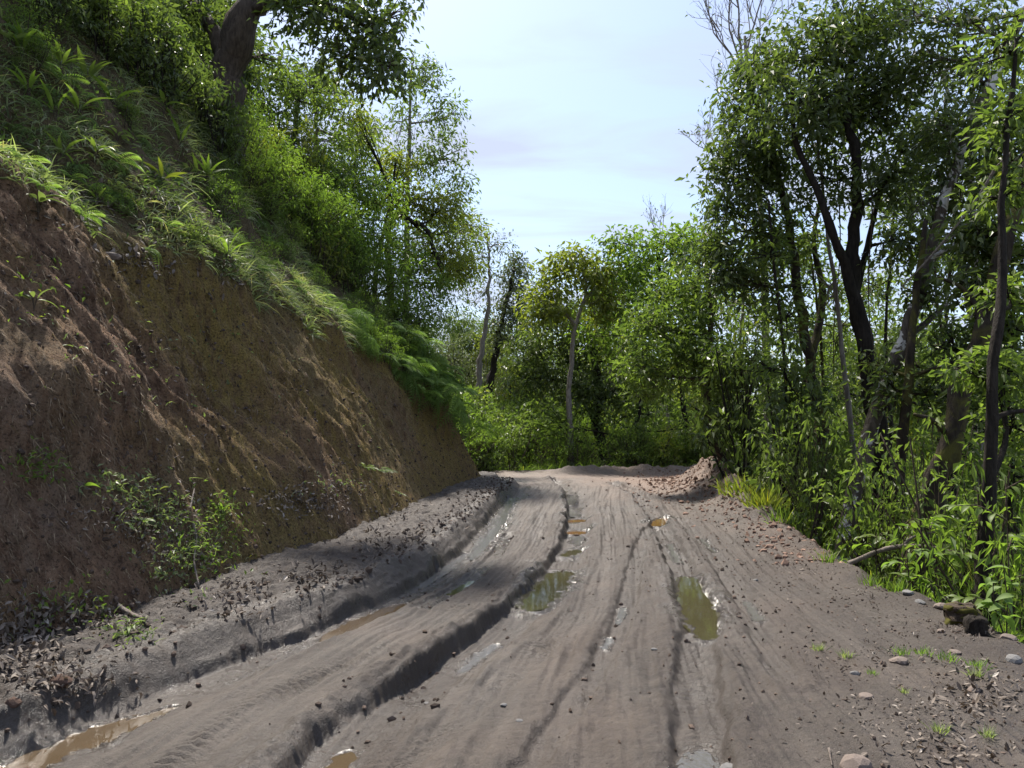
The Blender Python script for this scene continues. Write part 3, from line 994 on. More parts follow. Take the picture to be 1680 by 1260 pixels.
# --- right hand trees
build_tree('tree', 'dark forked tree with dense crown and black trunk in the right stand', 'tree',
           PL((1448, 760, 11.5), (1436, 690, 11.5), (1420, 580, 11.5), (1404, 490, 11.5), (1400, 400, 11.5), (1405, 300, 11.5), (1392, 190, 11.5), (1400, 90, 11.5)), 0.17, 0.05,
           [B(1330, 90, 95, 75, 11.5, 120), B(1405, 45, 100, 70, 11.5, 120), B(1455, 150, 90, 80, 11.5, 120), B(1375, 185, 80, 60, 11.8, 85), B(1305, 170, 80, 65, 11.2, 95),
            B(1500, 240, 65, 60, 11.8, 60), B(1455, 300, 60, 45, 11, 45), B(1350, 300, 60, 45, 12, 35), B(1480, 395, 60, 45, 11.4, 40)],
           M['leaf_dark'], M['bark_dark'], 0.115, 0.40, 15, 0.30,
           limbs=[(PL((1412, 540, 11.5), (1388, 440, 11.4), (1372, 400, 11.3), (1340, 310, 11.2), (1305, 230, 11.2), (1300, 150, 11.2)), 0.10, 0.03),
                  (PL((1404, 485, 11.5), (1424, 400, 11.7), (1450, 300, 11.7), (1500, 220, 11.8)), 0.06, 0.02)])
build_tree('tree', 'tall tree with olive mossy trunk leaning left at the left side of the right stand', 'tree',
           PL((1345, 700, 13), (1332, 620, 13), (1318, 520, 13), (1303, 420, 13), (1288, 340, 13), (1270, 250, 13), (1262, 180, 13)), 0.125, 0.04,
           [B(1225, 195, 65, 70, 13, 90), B(1205, 290, 55, 65, 13, 85), B(1265, 265, 60, 55, 13, 70), B(1215, 380, 60, 55, 13, 70), B(1275, 390, 60, 55, 13.4, 55),
            B(1170, 420, 50, 45, 13, 50), B(1245, 470, 60, 45, 13, 45), B(1255, 115, 55, 45, 13, 55), B(1200, 455, 50, 35, 12.6, 35)],
           M['leaf_dark'], M['bark_moss'], 0.12, 0.40, 15, 0.32,
           limbs=[(PL((1330, 590, 13), (1350, 490, 13.2), (1335, 400, 13.3), (1345, 330, 13.3)), 0.08, 0.03)])
build_tree('tree', 'leaning tree with white lichen patches on its trunk rising to the upper right corner', 'tree',
           PL((1392, 880, 10), (1402, 800, 10), (1428, 700, 10), (1470, 590, 10), (1505, 490, 10), (1532, 400, 10), (1556, 300, 9.9), (1600, 200, 9.8), (1640, 110, 9.8), (1700, -20, 9.8)), 0.125, 0.045,
           [B(1560, 215, 65, 65, 10, 60), B(1610, 140, 55, 45, 10.4, 38), B(1590, 35, 60, 40, 10, 22), B(1655, 60, 50, 45, 10, 24), B(1545, 320, 60, 50, 10.2, 55), B(1530, 95, 60, 50, 10.6, 40),
            B(1620, 250, 50, 45, 10.4, 40), B(1500, 25, 50, 35, 10.4, 18)],
           M['leaf_dark'], M['bark_white'], 0.105, 0.38, 13, 0.28,
           limbs=[(PL((1530, 420, 10), (1570, 400, 9.8), (1620, 340, 9.6), (1690, 250, 9.5)), 0.05, 0.03),
                  (PL((1480, 560, 10), (1530, 520, 10.2), (1575, 470, 10.3), (1600, 400, 10.4)), 0.05, 0.02)])
build_tree('tree', 'slim dark tree with yellow mossy knot between the lichen and mossy leaning trunks', 'tree',
           PL((1472, 870, 9.6), (1478, 780, 9.6), (1486, 680, 9.6), (1492, 590, 9.6), (1497, 520, 9.7), (1510, 430, 9.8), (1520, 360, 9.8)), 0.085, 0.03,
           [B(1560, 560, 55, 35, 9.8, 22), B(1530, 640, 50, 35, 9.8, 22), B(1470, 640, 45, 40, 9.8, 22), B(1520, 480, 40, 35, 10, 20), B(1440, 600, 40, 35, 10, 16)],
           M['leaf_dark'], M['bark_moss'], 0.10, 0.40, 12, 0.26,
           limbs=[(PL((1490, 620, 9.6), (1530, 605, 9.5), (1570, 590, 9.4), (1620, 560, 9.3)), 0.03, 0.012)])
build_tree('tree', 'thick moss covered tree trunk leaning right at the right edge', 'tree',
           PL((1512, 870, 8.6), (1530, 800, 8.6), (1562, 710, 8.6), (1588, 620, 8.6), (1612, 540, 8.6), (1640, 440, 8.6), (1672, 330, 8.6), (1700, 200, 8.6)), 0.15, 0.08,
           [B(1640, 410, 55, 60, 9, 50), B(1665, 300, 50, 55, 9, 45), B(1600, 470, 50, 40, 9, 34), B(1655, 510, 45, 45, 9, 34), B(1690, 180, 50, 50, 9, 30), B(1590, 380, 45, 40, 9.2, 28), B(1650, 260, 60, 50, 9.4, 40), B(1640, 600, 50, 45, 9.4, 34), B(1560, 640, 50, 40, 9.4, 26)],
           M['leaf_dark'], M['bark_moss'], 0.105, 0.40, 13, 0.27,
           limbs=[(PL((1612, 545, 8.6), (1600, 500, 8.7), (1575, 470, 8.8), (1540, 455, 8.9)), 0.05, 0.015),
                  (PL((1560, 720, 8.6), (1530, 690, 8.5), (1500, 680, 8.4)), 0.04, 0.02)])
build_tree('tree', 'upright dark tree closest to the road edge beside the broad leaved plant', 'tree',
           PL((1612, 1010, 6.9), (1616, 930, 6.9), (1620, 840, 6.9), (1624, 740, 6.9), (1628, 640, 6.9), (1640, 540, 6.9), (1650, 430, 7), (1645, 300, 7.1), (1660, 160, 7.2), (1668, 60, 7.2)), 0.085, 0.018,
           [B(1650, 320, 45, 45, 7.3, 26), B(1655, 200, 45, 50, 7.3, 26), B(1660, 90, 45, 50, 7.3, 20), B(1650, 610, 45, 45, 7.2, 30), B(1660, 700, 40, 40, 7.3, 22), B(1590, 600, 40, 30, 7.3, 16), B(1660, 480, 45, 40, 7.3, 26)],
           M['leaf_mid'], M['bark_dark'], 0.095, 0.42, 12, 0.24,
           limbs=[(PL((1622, 700, 6.9), (1645, 680, 6.9), (1690, 672, 6.9)), 0.03, 0.02), (PL((1620, 800, 6.9), (1650, 720, 7.1), (1640, 640, 7.2)), 0.035, 0.02)])
build_tree('tree', 'thin pale straight tree left of the dark forked trunk', 'tree',
           PL((1402, 800, 12.3), (1398, 720, 12.3), (1385, 600, 12.3), (1372, 480, 12.3), (1360, 400, 12.3), (1348, 300, 12.3), (1340, 220, 12.3)), 0.055, 0.02,
           [B(1345, 250, 50, 50, 12.5, 30), B(1330, 350, 40, 40, 12.5, 18), B(1360, 470, 40, 40, 12.5, 14)], M['leaf_mid'], M['bark_pale'], 0.10, 0.4, 12, 0.28)
build_tree('tree', 'small crooked tree with a broken dark side branch behind the soil berm', 'tree',
           PL((1198, 800, 16.5), (1188, 760, 16.5), (1168, 710, 16.5), (1160, 650, 16.5), (1165, 590, 16.5), (1168, 520, 16.5), (1160, 450, 16.5)), 0.13, 0.04,
           [B(1140, 600, 75, 50, 16.5, 100), B(1090, 540, 70, 55, 16.5, 100), B(1170, 520, 65, 60, 17, 80), B(1060, 610, 50, 40, 16, 55), B(1200, 600, 45, 50, 16.6, 45), B(1130, 470, 60, 40, 17, 60), B(1190, 680, 40, 45, 16.5, 40)],
           M['leaf_mid'], M['bark_brown'], 0.13, 0.42, 14, 0.38,
           limbs=[(PL((1172, 605, 16.5), (1195, 600, 16.4), (1215, 595, 16.3), (1228, 588, 16.2)), 0.075, 0.05)])
build_tree('tree', 'bright green large leaved tree between the yellow crown and the right stand', 'tree',
           PL((1150, 770, 25.5), (1128, 700, 25.5), (1112, 600, 25.5), (1095, 500, 25.5), (1080, 430, 25.5), (1075, 380, 25.5)), 0.11, 0.03,
           [B(1045, 420, 60, 40, 25.5, 75), B(1110, 415, 65, 40, 25.5, 80), B(1020, 480, 55, 45, 25.5, 70), B(1150, 390, 45, 35, 25.5, 45), B(1085, 480, 60, 45, 25.5, 70), B(1010, 400, 28, 24, 25.5, 16), B(1000, 550, 50, 45, 25.5, 55)],
           M['leaf_bright'], M['bark_dark'], 0.20, 0.40, 13, 0.55, dens=1.25)
build_tree('tree', 'pale trunked tree with sparse yellow green crown above the dark trees in the centre', 'tree',
           PL((936, 740, 25), (933, 660, 25), (938, 580, 25), (948, 520, 25), (962, 480, 25), (955, 440, 25), (940, 415, 25)), 0.12, 0.03,
           [B(925, 440, 45, 28, 25, 50), B(975, 450, 40, 30, 25, 45), B(895, 480, 38, 26, 25, 38), B(990, 500, 40, 30, 25, 40), B(900, 510, 40, 20, 24.5, 40), B(950, 420, 25, 18, 25, 16)],
           M['leaf_yellow'], M['bark_pale'], 0.19, 0.42, 12, 0.48,
           limbs=[(PL((945, 535, 25), (925, 510, 25), (905, 500, 25), (890, 480, 25)), 0.08, 0.02), (PL((960, 490, 25), (985, 465, 25), (1000, 440, 25)), 0.06, 0.02)])
build_tree('tree', 'broad dark evergreen tree in the centre behind the pale trunk', 'tree',
           PL((990, 740, 27), (978, 690, 27), (984, 640, 27), (975, 590, 27), (965, 540, 27)), 0.24, 0.08,
           [B(880, 565, 50, 50, 27, 110), B(940, 555, 60, 55, 27.5, 130), B(1000, 590, 60, 55, 27, 120), B(905, 625, 60, 45, 27, 110), B(975, 650, 65, 35, 26.5, 95), B(1040, 640, 45, 40, 27, 70), B(855, 620, 30, 40, 27, 45), B(930, 515, 60, 30, 28, 70)],
           M['leaf_dark'], M['bark_dark'], 0.17, 0.42, 14, 0.5, dens=1.15,
           limbs=[(PL((980, 660, 27), (1010, 640, 27), (1035, 630, 27)), 0.12, 0.04), (PL((984, 650, 27), (940, 630, 27), (900, 620, 27)), 0.12, 0.04)])
build_tree('tree', 'low spreading leafy tree under the evergreen left of the soil berm', 'tree',
           PL((1040, 770, 26), (1035, 720, 26), (1050, 670, 26), (1045, 620, 26)), 0.10, 0.03,
           [B(1010, 690, 45, 35, 26, 26), B(1070, 680, 45, 40, 26, 34), B(1100, 640, 45, 40, 26, 34), B(870, 690, 45, 35, 25, 30), B(920, 700, 45, 25, 25, 22), B(1120, 590, 45, 50, 26, 45), B(1060, 560, 50, 40, 26, 45), B(1130, 700, 40, 40, 25, 34)],
           M['leaf_mid'], M['bark_dark'], 0.18, 0.42, 12, 0.5, dens=0.9)
build_tree('tree', 'far grey green tree with narrow upright crown just right of the bank', 'tree',
           PL((800, 650, 33), (812, 590, 33), (825, 520, 33), (842, 450, 33), (846, 425, 33)), 0.22, 0.04,
           [B(845, 455, 26, 32, 33, 60), B(850, 500, 28, 32, 33, 60), B(825, 520, 30, 34, 33, 60), B(820, 560, 28, 28, 33, 40), B(858, 545, 22, 26, 33, 30), B(845, 430, 14, 14, 33, 14)],
           M['leaf_grey'], M['bark_dark'], 0.17, 0.40, 13, 0.5)
build_tree('tree', 'far slender pale trunked tree with thin grey foliage beside the bank ferns', 'tree',
           PL((783, 650, 31), (790, 580, 31), (800, 510, 31), (803, 440, 31), (800, 390, 31)), 0.17, 0.03,
           [B(790, 420, 32, 30, 31, 26), B(815, 400, 25, 25, 31, 16), B(785, 480, 30, 34, 31, 26), B(775, 385, 25, 22, 31, 16)],
           M['leaf_grey'], M['bark_pale'], 0.15, 0.36, 11, 0.5)


build_tree('tree', 'leafy tree filling the gap behind the two dark trunks of the right stand', 'tree',
           PL((1300, 780, 17), (1310, 680, 17), (1335, 560, 17), (1350, 450, 17)), 0.09, 0.03,
           [B(1300, 430, 70, 55, 17, 70), B(1370, 480, 60, 55, 17.5, 55), B(1290, 540, 70, 50, 17, 55), B(1360, 590, 60, 40, 17, 35), B(1250, 600, 60, 45, 17, 50), B(1230, 520, 45, 45, 17, 35), B(1440, 470, 60, 45, 18, 45), B(1320, 650, 70, 40, 17, 45)],
           M['leaf_mid'], M['bark_moss'], 0.12, 0.40, 13, 0.36, dens=1.1)
build_tree('tree', 'leafy tree deep behind the lichen trunk and the thick mossy trunk', 'tree',
           PL((1560, 760, 15), (1555, 650, 15), (1550, 540, 15), (1560, 420, 15)), 0.09, 0.03,
           [B(1480, 350, 60, 50, 15, 50), B(1570, 420, 60, 55, 15, 55), B(1530, 520, 55, 35, 15, 22), B(1640, 560, 55, 50, 15, 45), B(1520, 640, 80, 40, 15, 45), B(1420, 650, 70, 50, 15, 45), B(1600, 660, 70, 45, 15, 50), B(1620, 330, 60, 50, 15, 45)],
           M['leaf_mid'], M['bark_dark'], 0.115, 0.40, 13, 0.34, dens=1.0)


for (pts, r0, mt, bk, L_, bl, lab) in [
    ([(1285, 790, 12), (1290, 700, 12), (1285, 560, 12), (1268, 420, 12), (1262, 330, 12)], .04, 'leaf_mid', 'bark_dark', .10, [B(1262, 420, 40, 40, 12, 26), B(1290, 520, 45, 40, 12, 26), B(1300, 640, 45, 45, 12, 30), B(1255, 600, 40, 40, 12, 24)], 'slender dark stem with light foliage just right of the soil berm'),
    ([(1350, 800, 14), (1352, 650, 14), (1340, 500, 14), (1325, 380, 14)], .045, 'leaf_mid', 'bark_moss', .10, [B(1335, 410, 50, 45, 14, 34), B(1370, 560, 45, 45, 14, 28), B(1340, 680, 50, 45, 14, 30), B(1410, 520, 40, 45, 14, 24)], 'slender mossy stem behind the thin pale tree'),
    ([(1455, 820, 13), (1462, 700, 13), (1452, 560, 13), (1462, 420, 13), (1470, 300, 13)], .045, 'leaf_dark', 'bark_dark', .10, [B(1465, 330, 55, 50, 13, 40), B(1440, 470, 50, 50, 13, 30), B(1490, 560, 50, 50, 13, 28), B(1440, 690, 50, 45, 13, 30), B(1380, 640, 45, 40, 13, 24)], 'slender dark stem between the forked tree and the mossy knotted tree'),
    ([(1545, 860, 11), (1540, 740, 11), (1548, 600, 11), (1535, 460, 11), (1530, 330, 11)], .035, 'leaf_mid', 'bark_brown', .095, [B(1530, 400, 50, 50, 11, 34), B(1555, 560, 55, 45, 11, 28), B(1530, 690, 50, 45, 11, 28), B(1580, 740, 45, 40, 11, 26), B(1500, 600, 40, 45, 11, 22)], 'slender brown stem crossing behind the thick mossy trunk'),
    ([(1655, 900, 9), (1662, 760, 9), (1655, 620, 9), (1668, 480, 9)], .04, 'leaf_mid', 'bark_dark', .095, [B(1655, 540, 45, 45, 9, 30), B(1640, 660, 45, 45, 9, 28), B(1665, 780, 45, 45, 9, 28), B(1665, 420, 45, 50, 9, 30), B(1605, 700, 35, 45, 9, 20)], 'slender dark stem at the right edge behind the upright trunk'),
    ([(1225, 780, 15), (1228, 680, 15), (1215, 560, 15), (1222, 470, 15)], .045, 'leaf_mid', 'bark_pale', .11, [B(1220, 500, 45, 45, 15, 34), B(1240, 600, 45, 45, 15, 30), B(1225, 700, 45, 45, 15, 30), B(1180, 600, 35, 40, 15, 20)], 'slender pale stem right of the small crooked tree'),
    ([(1600, 700, 18), (1590, 500, 18), (1560, 300, 18), (1550, 120, 18)], .09, 'leaf_dark', 'bark_pale', .12, [B(1550, 120, 60, 50, 18, 40), B(1600, 220, 60, 60, 18, 50), B(1520, 300, 55, 50, 18, 40), B(1640, 330, 55, 60, 18, 45), B(1590, 420, 60, 55, 18, 50), B(1640, 160, 50, 50, 18, 30)], 'tall tree behind the lichen trunk filling the upper right'),
]:
    build_tree('tree', lab, 'tree', PL(*pts), r0, r0 * .4, bl, M[mt], M[bk], L_, 0.38, 12, 0.32, dens=1.1)


# bare tree behind the right crown
def bare_tree(label, trunk, r0, fans, group=None):
    trunk = [np.asarray(p) for p in trunk]
    g = surf(trunk[0][0], trunk[0][1])[0]
    trunk.insert(0, np.array([trunk[0][0], trunk[0][1], g - 0.3]))
    org = trunk[0]
    e = empty('bare_tree', org); tag(e, label, 'tree', group)
    mb = MB(); S = spline(trunk, 40)
    mb.add(*tube(S, np.linspace(r0, r0 * .35, 40), 8, 0.2, 3))
    link('trunk', mb.mesh('trunk', [M['bark_pale']], org), e)
    cb = MB(); lv = []
    rg = np.random.default_rng(11)

    def grow(p, d, ln, r, lev):
        n = 6; pts = [p]; dd = d.copy()
        for _ in range(n):
            dd = norm(dd + rg.normal(size=3) * 0.13 + np.array([0, 0, 0.04])); pts.append(pts[-1] + dd * ln / n)
        cb.add(*tube(np.array(pts), np.linspace(r, r * .55, n + 1), 4 if lev else 6))
        if lev < 3:
            for _ in range(4 if lev < 2 else 3):
                k = rg.integers(2, n + 1)
                grow(pts[k], norm(dd + rg.normal(size=3) * np.array([.42, .3, .3]) + np.array([0, 0, .25])), ln * rg.uniform(.5, .75), r * .55, lev + 1)
        else:
            if rg.random() < 0.55: lv.append(pts[-1])
    for a, b, r in fans:
        a = np.asarray(a); b = np.asarray(b); d = b - a
        k = np.argmin(np.linalg.norm(S - a, axis=1))
        cb.add(*tube(spline([S[k], a], 4), r * 1.3, 6))
        grow(a, norm(d), np.linalg.norm(d) * .55, r, 0)
    if lv:
        add_leaves(cb, np.array(lv), 1, 0.05, 0.10, 0.4, 1, 0.5)
    link('crown', cb.mesh('crown', [M['bark_pale'], M['leaf_grey']], org), e)


bare_tree('leafless twiggy tree rising against the sky left of the dense right crown', PL((1255, 500, 19), (1245, 300, 19), (1230, 160, 19), (1222, 60, 19)), 0.12,
          [(at(1222, 130, 19), at(1130, -30, 19), .032), (at(1222, 110, 19), at(1195, -80, 19), .034), (at(1225, 90, 19), at(1262, -90, 19), .03), (at(1230, 150, 19), at(1300, -40, 19), .028), (at(1222, 125, 19), at(1160, -70, 19), .03),
           (at(1190, 290, 19), at(1112, 150, 19), .022), (at(1185, 280, 19), at(1150, 130, 19), .02), (at(1180, 260, 19), at(1105, 210, 19), .016)])
bare_tree('thin half bare tree with grey twigs in the top right corner', PL((1600, 420, 14), (1590, 250, 14), (1600, 120, 14)), 0.08,
          [(at(1600, 110, 14), at(1540, -60, 14), .022), (at(1600, 100, 14), at(1640, -60, 14), .022), (at(1605, 130, 14), at(1690, 30, 14), .02), (at(1600, 170, 14), at(1680, 150, 14), .018)])
bare_tree('small bare twiggy tree poking above the bright green crown', PL((1095, 640, 29), (1090, 500, 29), (1088, 430, 29), (1085, 400, 29)), 0.06,
          [(at(1085, 400, 29), at(1060, 335, 29), .02), (at(1086, 400, 29), at(1095, 335, 29), .02)])

# --- left hand trees on the hill
t0 = hit(366, 262)
dl = max(12.0, min(19, t0[1]))
build_tree('tree', 'huge leaning tree trunk at the top of the left slope with dark overhanging crown', 'tree',
           PL((362, 262, dl), (368, 180, dl), (378, 110, dl), (398, 40, dl), (425, -40, dl), (470, -160, dl)), 0.30, 0.22,
           [B(560, 40, 75, 45, dl - 1, 95), B(620, 70, 50, 45, dl - 1, 70), B(500, 20, 70, 35, dl - 1, 75), B(610, 125, 55, 30, dl - 1, 48), B(560, 100, 50, 35, dl - 1, 50), B(645, 20, 30, 24, dl - 1, 26), B(480, -30, 90, 40, dl - 1, 60), B(590, -20, 80, 40, dl - 1, 60),
            B(640, 110, 30, 40, dl - 1.5, 30), B(270, 30, 70, 50, dl, 80), B(330, 20, 60, 50, dl + .5, 60), B(220, 0, 70, 40, dl, 60), B(440, 90, 40, 40, dl + .5, 26), B(300, 100, 50, 40, dl + .5, 40)],
           M['leaf_dark'], M['bark_brown'], 0.13, 0.42, 12, 0.40, dens=0.8,
           limbs=[(PL((376, 120, dl), (350, 50, dl + .3), (320, 10, dl + .5), (290, -40, dl + .6)), 0.17, 0.06), (PL((405, 20, dl), (470, 0, dl - .5), (540, 10, dl - 1), (610, 50, dl - 1)), 0.12, 0.03),
                  (PL((370, 170, dl), (345, 120, dl + .4), (320, 90, dl + .6)), 0.10, 0.05)])
build_tree('tree', 'airy slender tree with small leaves against the sky above the left bank', 'tree',
           PL((668, 420, 21), (668, 320, 21), (672, 220, 21), (674, 130, 21), (678, 90, 21)), 0.09, 0.02,
           [B(690, 140, 42, 42, 21, 45), B(725, 195, 42, 40, 21, 45), B(660, 200, 40, 40, 21, 34), B(730, 260, 40, 40, 21, 40), B(690, 270, 45, 42, 21, 40), B(745, 320, 34, 42, 21, 36), B(640, 280, 35, 40, 21, 30), B(735, 380, 40, 35, 21, 36), B(700, 110, 26, 20, 21, 14)],
           M['leaf_mid'], M['bark_pale'], 0.13, 0.36, 12, 0.42)
build_tree('tree', 'yellow leaved small tree with a crooked dark bough at the end of the left bank', 'tree',
           PL((640, 470, 19), (636, 400, 19), (644, 352, 19), (672, 360, 18.8), (700, 378, 18.6), (712, 410, 18.5), (722, 440, 18.5)), 0.10, 0.04,
           [B(680, 330, 50, 34, 19, 50), B(720, 340, 40, 32, 19, 40), B(650, 265, 34, 30, 19, 26), B(590, 205, 28, 24, 18, 16), B(730, 420, 40, 35, 19, 40), B(760, 440, 30, 30, 20, 26), B(690, 420, 36, 36, 19, 30), B(770, 370, 30, 20, 22, 14)],
           M['leaf_yellow'], M['bark_dark'], 0.13, 0.44, 12, 0.38)
build_tree('tree', 'leafy light green tree on the left slope under the overhanging dark crown', 'tree',
           PL((470, 360, 17.5), (475, 280, 17.5), (485, 200, 17.5), (490, 140, 17.5)), 0.10, 0.03,
           [B(440, 130, 45, 40, 17.5, 50), B(500, 150, 50, 45, 17.5, 60), B(460, 210, 60, 45, 17.5, 75), B(530, 230, 50, 50, 17.5, 65), B(500, 290, 60, 45, 17.2, 70), B(550, 300, 50, 40, 17.2, 55), B(560, 180, 40, 34, 18, 34), B(420, 270, 45, 40, 17, 45)],
           M['leaf_mid'], M['bark_brown'], 0.12, 0.38, 14, 0.36)
build_tree('tree', 'bright bamboo like tree filling the skyline at the far end of the left bank', 'tree',
           PL((612, 560, 17.5), (615, 470, 17.5), (625, 400, 17.5), (640, 330, 17.5)), 0.07, 0.02,
           [B(560, 330, 55, 55, 16.5, 60), B(600, 400, 55, 55, 16.5, 65), B(610, 330, 50, 45, 17, 50), B(645, 400, 50, 55, 17.5, 55), B(680, 460, 50, 50, 18, 60), B(640, 470, 45, 45, 16.5, 50), B(560, 410, 45, 45, 16, 45), B(715, 500, 35, 45, 18.5, 45), B(690, 530, 40, 40, 17.5, 45), B(740, 450, 34, 40, 20, 34)],
           M['leaf_bright'], M['bark_brown'], 0.12, 0.30, 14, 0.36, dens=1.7, droop=.5)
build_tree('tree', 'mid green tree rising behind the bamboo like foliage left of the sky gap', 'tree',
           PL((575, 460, 20.5), (580, 330, 20.5), (585, 230, 20.5)), 0.09, 0.03,
           [B(590, 240, 45, 45, 20.5, 50), B(630, 310, 45, 45, 20.5, 50), B(560, 270, 45, 45, 20.5, 50), B(690, 380, 45, 45, 21, 50), B(760, 440, 30, 40, 23, 34), B(770, 370, 26, 30, 24, 20), B(540, 340, 50, 50, 20, 40)],
           M['leaf_mid'], M['bark_brown'], 0.13, 0.38, 13, 0.4, dens=1.6)
build_tree('tree', 'blue green rounded treetop showing through the gap right of the huge trunk', 'tree',
           PL((520, 330, 24), (518, 220, 24), (515, 120, 24)), 0.14, 0.04,
           [B(510, 130, 40, 32, 24, 50), B(545, 150, 35, 30, 24, 36), B(480, 150, 30, 30, 24, 26), B(600, 210, 30, 30, 24, 26)],
           M['leaf_grey'], M['bark_brown'], 0.15, 0.42, 13, 0.45)


# ------------------------------------------------------------------ shrub prototypes and thickets
def shrub_proto(n_cl, L, wr, leafm, barkm, per=16, spread=0.16, seed=1, tall=1.0, stems=6, kind='diamond', droop=.2):
    """unit shrub about 1 m in radius, base at the origin -> (foliage mesh, stem mesh)"""
    rg = np.random.default_rng(seed)
    cl = rg.normal(size=(n_cl, 3)); cl = norm(cl) * (rg.random(n_cl) ** 0.4)[:, None]
    cl[:, 2] = cl[:, 2] * 0.85 * tall + 0.85 * tall
    cl[:, :2] *= (0.75 + 0.35 * np.sin(cl[:, 2:3] * 2.5 + seed))
    k = noise2(cl[:, 0] * 1.6 + seed, cl[:, 2] * 1.6 + cl[:, 1]) > -0.25
    cl = cl[k]
    cb = MB(); add_leaves(cb, cl, per, spread, L, wr, 0, droop, kind=kind)
    sb = MB()
    for s in range(stems):
        a = rg.random() * 6.28
        e_ = cl[rg.integers(len(cl))]
        b = np.array([0.12 * math.cos(a), 0.12 * math.sin(a), -0.15])
        sb.add(*tube(spline([b, (b + e_) / 2 + rg.normal(size=3) * .1, e_], 7), np.linspace(0.022, 0.008, 7), 5))
    nodes = np.column_stack([cl[:, 0] * .4, cl[:, 1] * .4, cl[:, 2] * .6])
    V, T = many_twigs(nodes, cl, 0.006, 0.003); sb.add(V, T)
    return cb.mesh('foliage', [leafm], smooth=False), sb.mesh('stem', [barkm])


SP = {
    'dark': [shrub_proto(100, .085, .45, M['leaf_dark'], M['bark_dark'], seed=k) for k in (1, 2)],
    'mid': [shrub_proto(100, .085, .42, M['leaf_mid'], M['bark_brown'], seed=k) for k in (3, 4)],
    'bright': [shrub_proto(90, .10, .30, M['leaf_bright'], M['bark_brown'], seed=k, spread=.2, droop=.4) for k in (5, 6)],
    'yellow': [shrub_proto(75, .085, .42, M['leaf_yellow'], M['bark_brown'], seed=k) for k in (7, 8)],
    'sparse': [shrub_proto(36, .085, .42, M['leaf_mid'], M['bark_brown'], seed=k, tall=1.4, stems=12, per=12) for k in (9, 10)],
    'fine': [shrub_proto(120, .06, .30, M['leaf_bright'], M['bark_brown'], seed=k, per=20, spread=.18) for k in (12, 13)],
}


def shrub(kind, p, s, label, group, sz=None, name='shrub'):
    f, st = SP[kind][RNG.integers(len(SP[kind]))]
    e = empty(name, p, RNG.random() * 6.28)
    e.scale = (s, s, s * (sz or 1.0))
    tag(e, label, 'shrub', group)
    link('foliage', f, e); link('stem', st, e)
    return e


def thicket(kinds, boxpx, depths, n, srange, label, group, zoff=0.0, on_surface=True):
    """stand n shrubs on the ground where rays through a picture box at given distances land"""
    for i in range(n):
        px = RNG.uniform(boxpx[0], boxpx[1]); d = RNG.uniform(*depths)
        k = kinds[RNG.integers(len(kinds))]
        x = at(px, 700, d)[0]
        z = surf(x, d)[0]
        shrub(k, (x, d, z + zoff), RNG.uniform(*srange), label[k] if isinstance(label, dict) else label, group)


def words(kind):
    return {'dark': 'dark glossy leaved', 'mid': 'mid green', 'bright': 'bright narrow leaved', 'yellow': 'yellow green', 'sparse': 'thin leggy', 'fine': 'fine leaved'}[kind]


def sized(s):
    return 'small ' if s < .8 else ('large ' if s > 1.2 else '')


def zone_right(px, y):
    z = ('behind the soil berm' if px < 1230 else 'left of the lichen trunk' if px < 1390 else 'between the lichen and mossy trunks' if px < 1530 else 'near the right picture edge')
    return ('by the road edge ' if y < 8.5 else 'deep in the wood ' if y > 14 else '') + z


def zone_left(px):
    for lim, w_ in ((70, 'in the top left corner'), (150, 'near the top left corner'), (230, 'well left of the huge leaning trunk'), (290, 'left of the huge leaning trunk'), (345, 'touching the huge leaning trunk'), (420, 'around the foot of the huge leaning trunk'), (500, 'right of the huge leaning trunk'),
                    (570, 'under the leafy light green tree'), (640, 'left of the crooked dark bough'), (9999, 'above the hanging ferns')):
        if px < lim: return w_


def zone_bend(px):
    for lim, w_ in ((800, 'left of the far bend'), (870, 'where the road disappears at the far bend'), (940, 'left of the pale trunk at the far bend'), (1000, 'right of the pale trunk at the far bend'), (1080, 'left of the berm at the far bend'), (9999, 'behind the berm at the far bend')):
        if px < lim: return w_


LR = {'dark': 'dark glossy leaved shrub in the thicket below the right road edge', 'mid': 'mid green shrub in the thicket below the right road edge',
      'bright': 'bright narrow leaved shrub in the thicket below the right road edge', 'yellow': 'yellow green shrub in the thicket below the right road edge', 'sparse': 'thin leggy shrub in the thicket below the right road edge', 'fine': 'fine leaved bright shrub in the thicket below the right road edge'}
# right side thicket, on the falling ground
cnt = 0
while cnt < 66:
    y = RNG.uniform(5.5, 22); x = x_right(y) + RNG.uniform(0.9, 9.5)
    px = 840 + x / y * FPX
    if px > 1760: continue
    k = ['dark', 'mid', 'mid', 'dark', 'sparse', 'sparse', 'bright'][RNG.integers(7)]
    s = RNG.uniform(0.75, 1.3) + .09 * (x - x_right(y)); sz = RNG.uniform(1.0, 1.5)
    z = surf(x, y)[0] - .1
    if y < 11.5:            # the near ones stay below the visible trunks
        s = min(s, (CAMZ - (810 - HORIZON) / FPX * y - z) / (1.75 * sz))
        if s < .4: continue
    else:
        s = min(s, (CAMZ - (690 - HORIZON) / FPX * y - z) / (1.75 * sz))
    shrub(k, (x, y, z), s, f'{sized(s)}{words(k)} shrub {zone_right(px, y)}', 'shrubs in the thicket below the right road edge', sz); cnt += 1
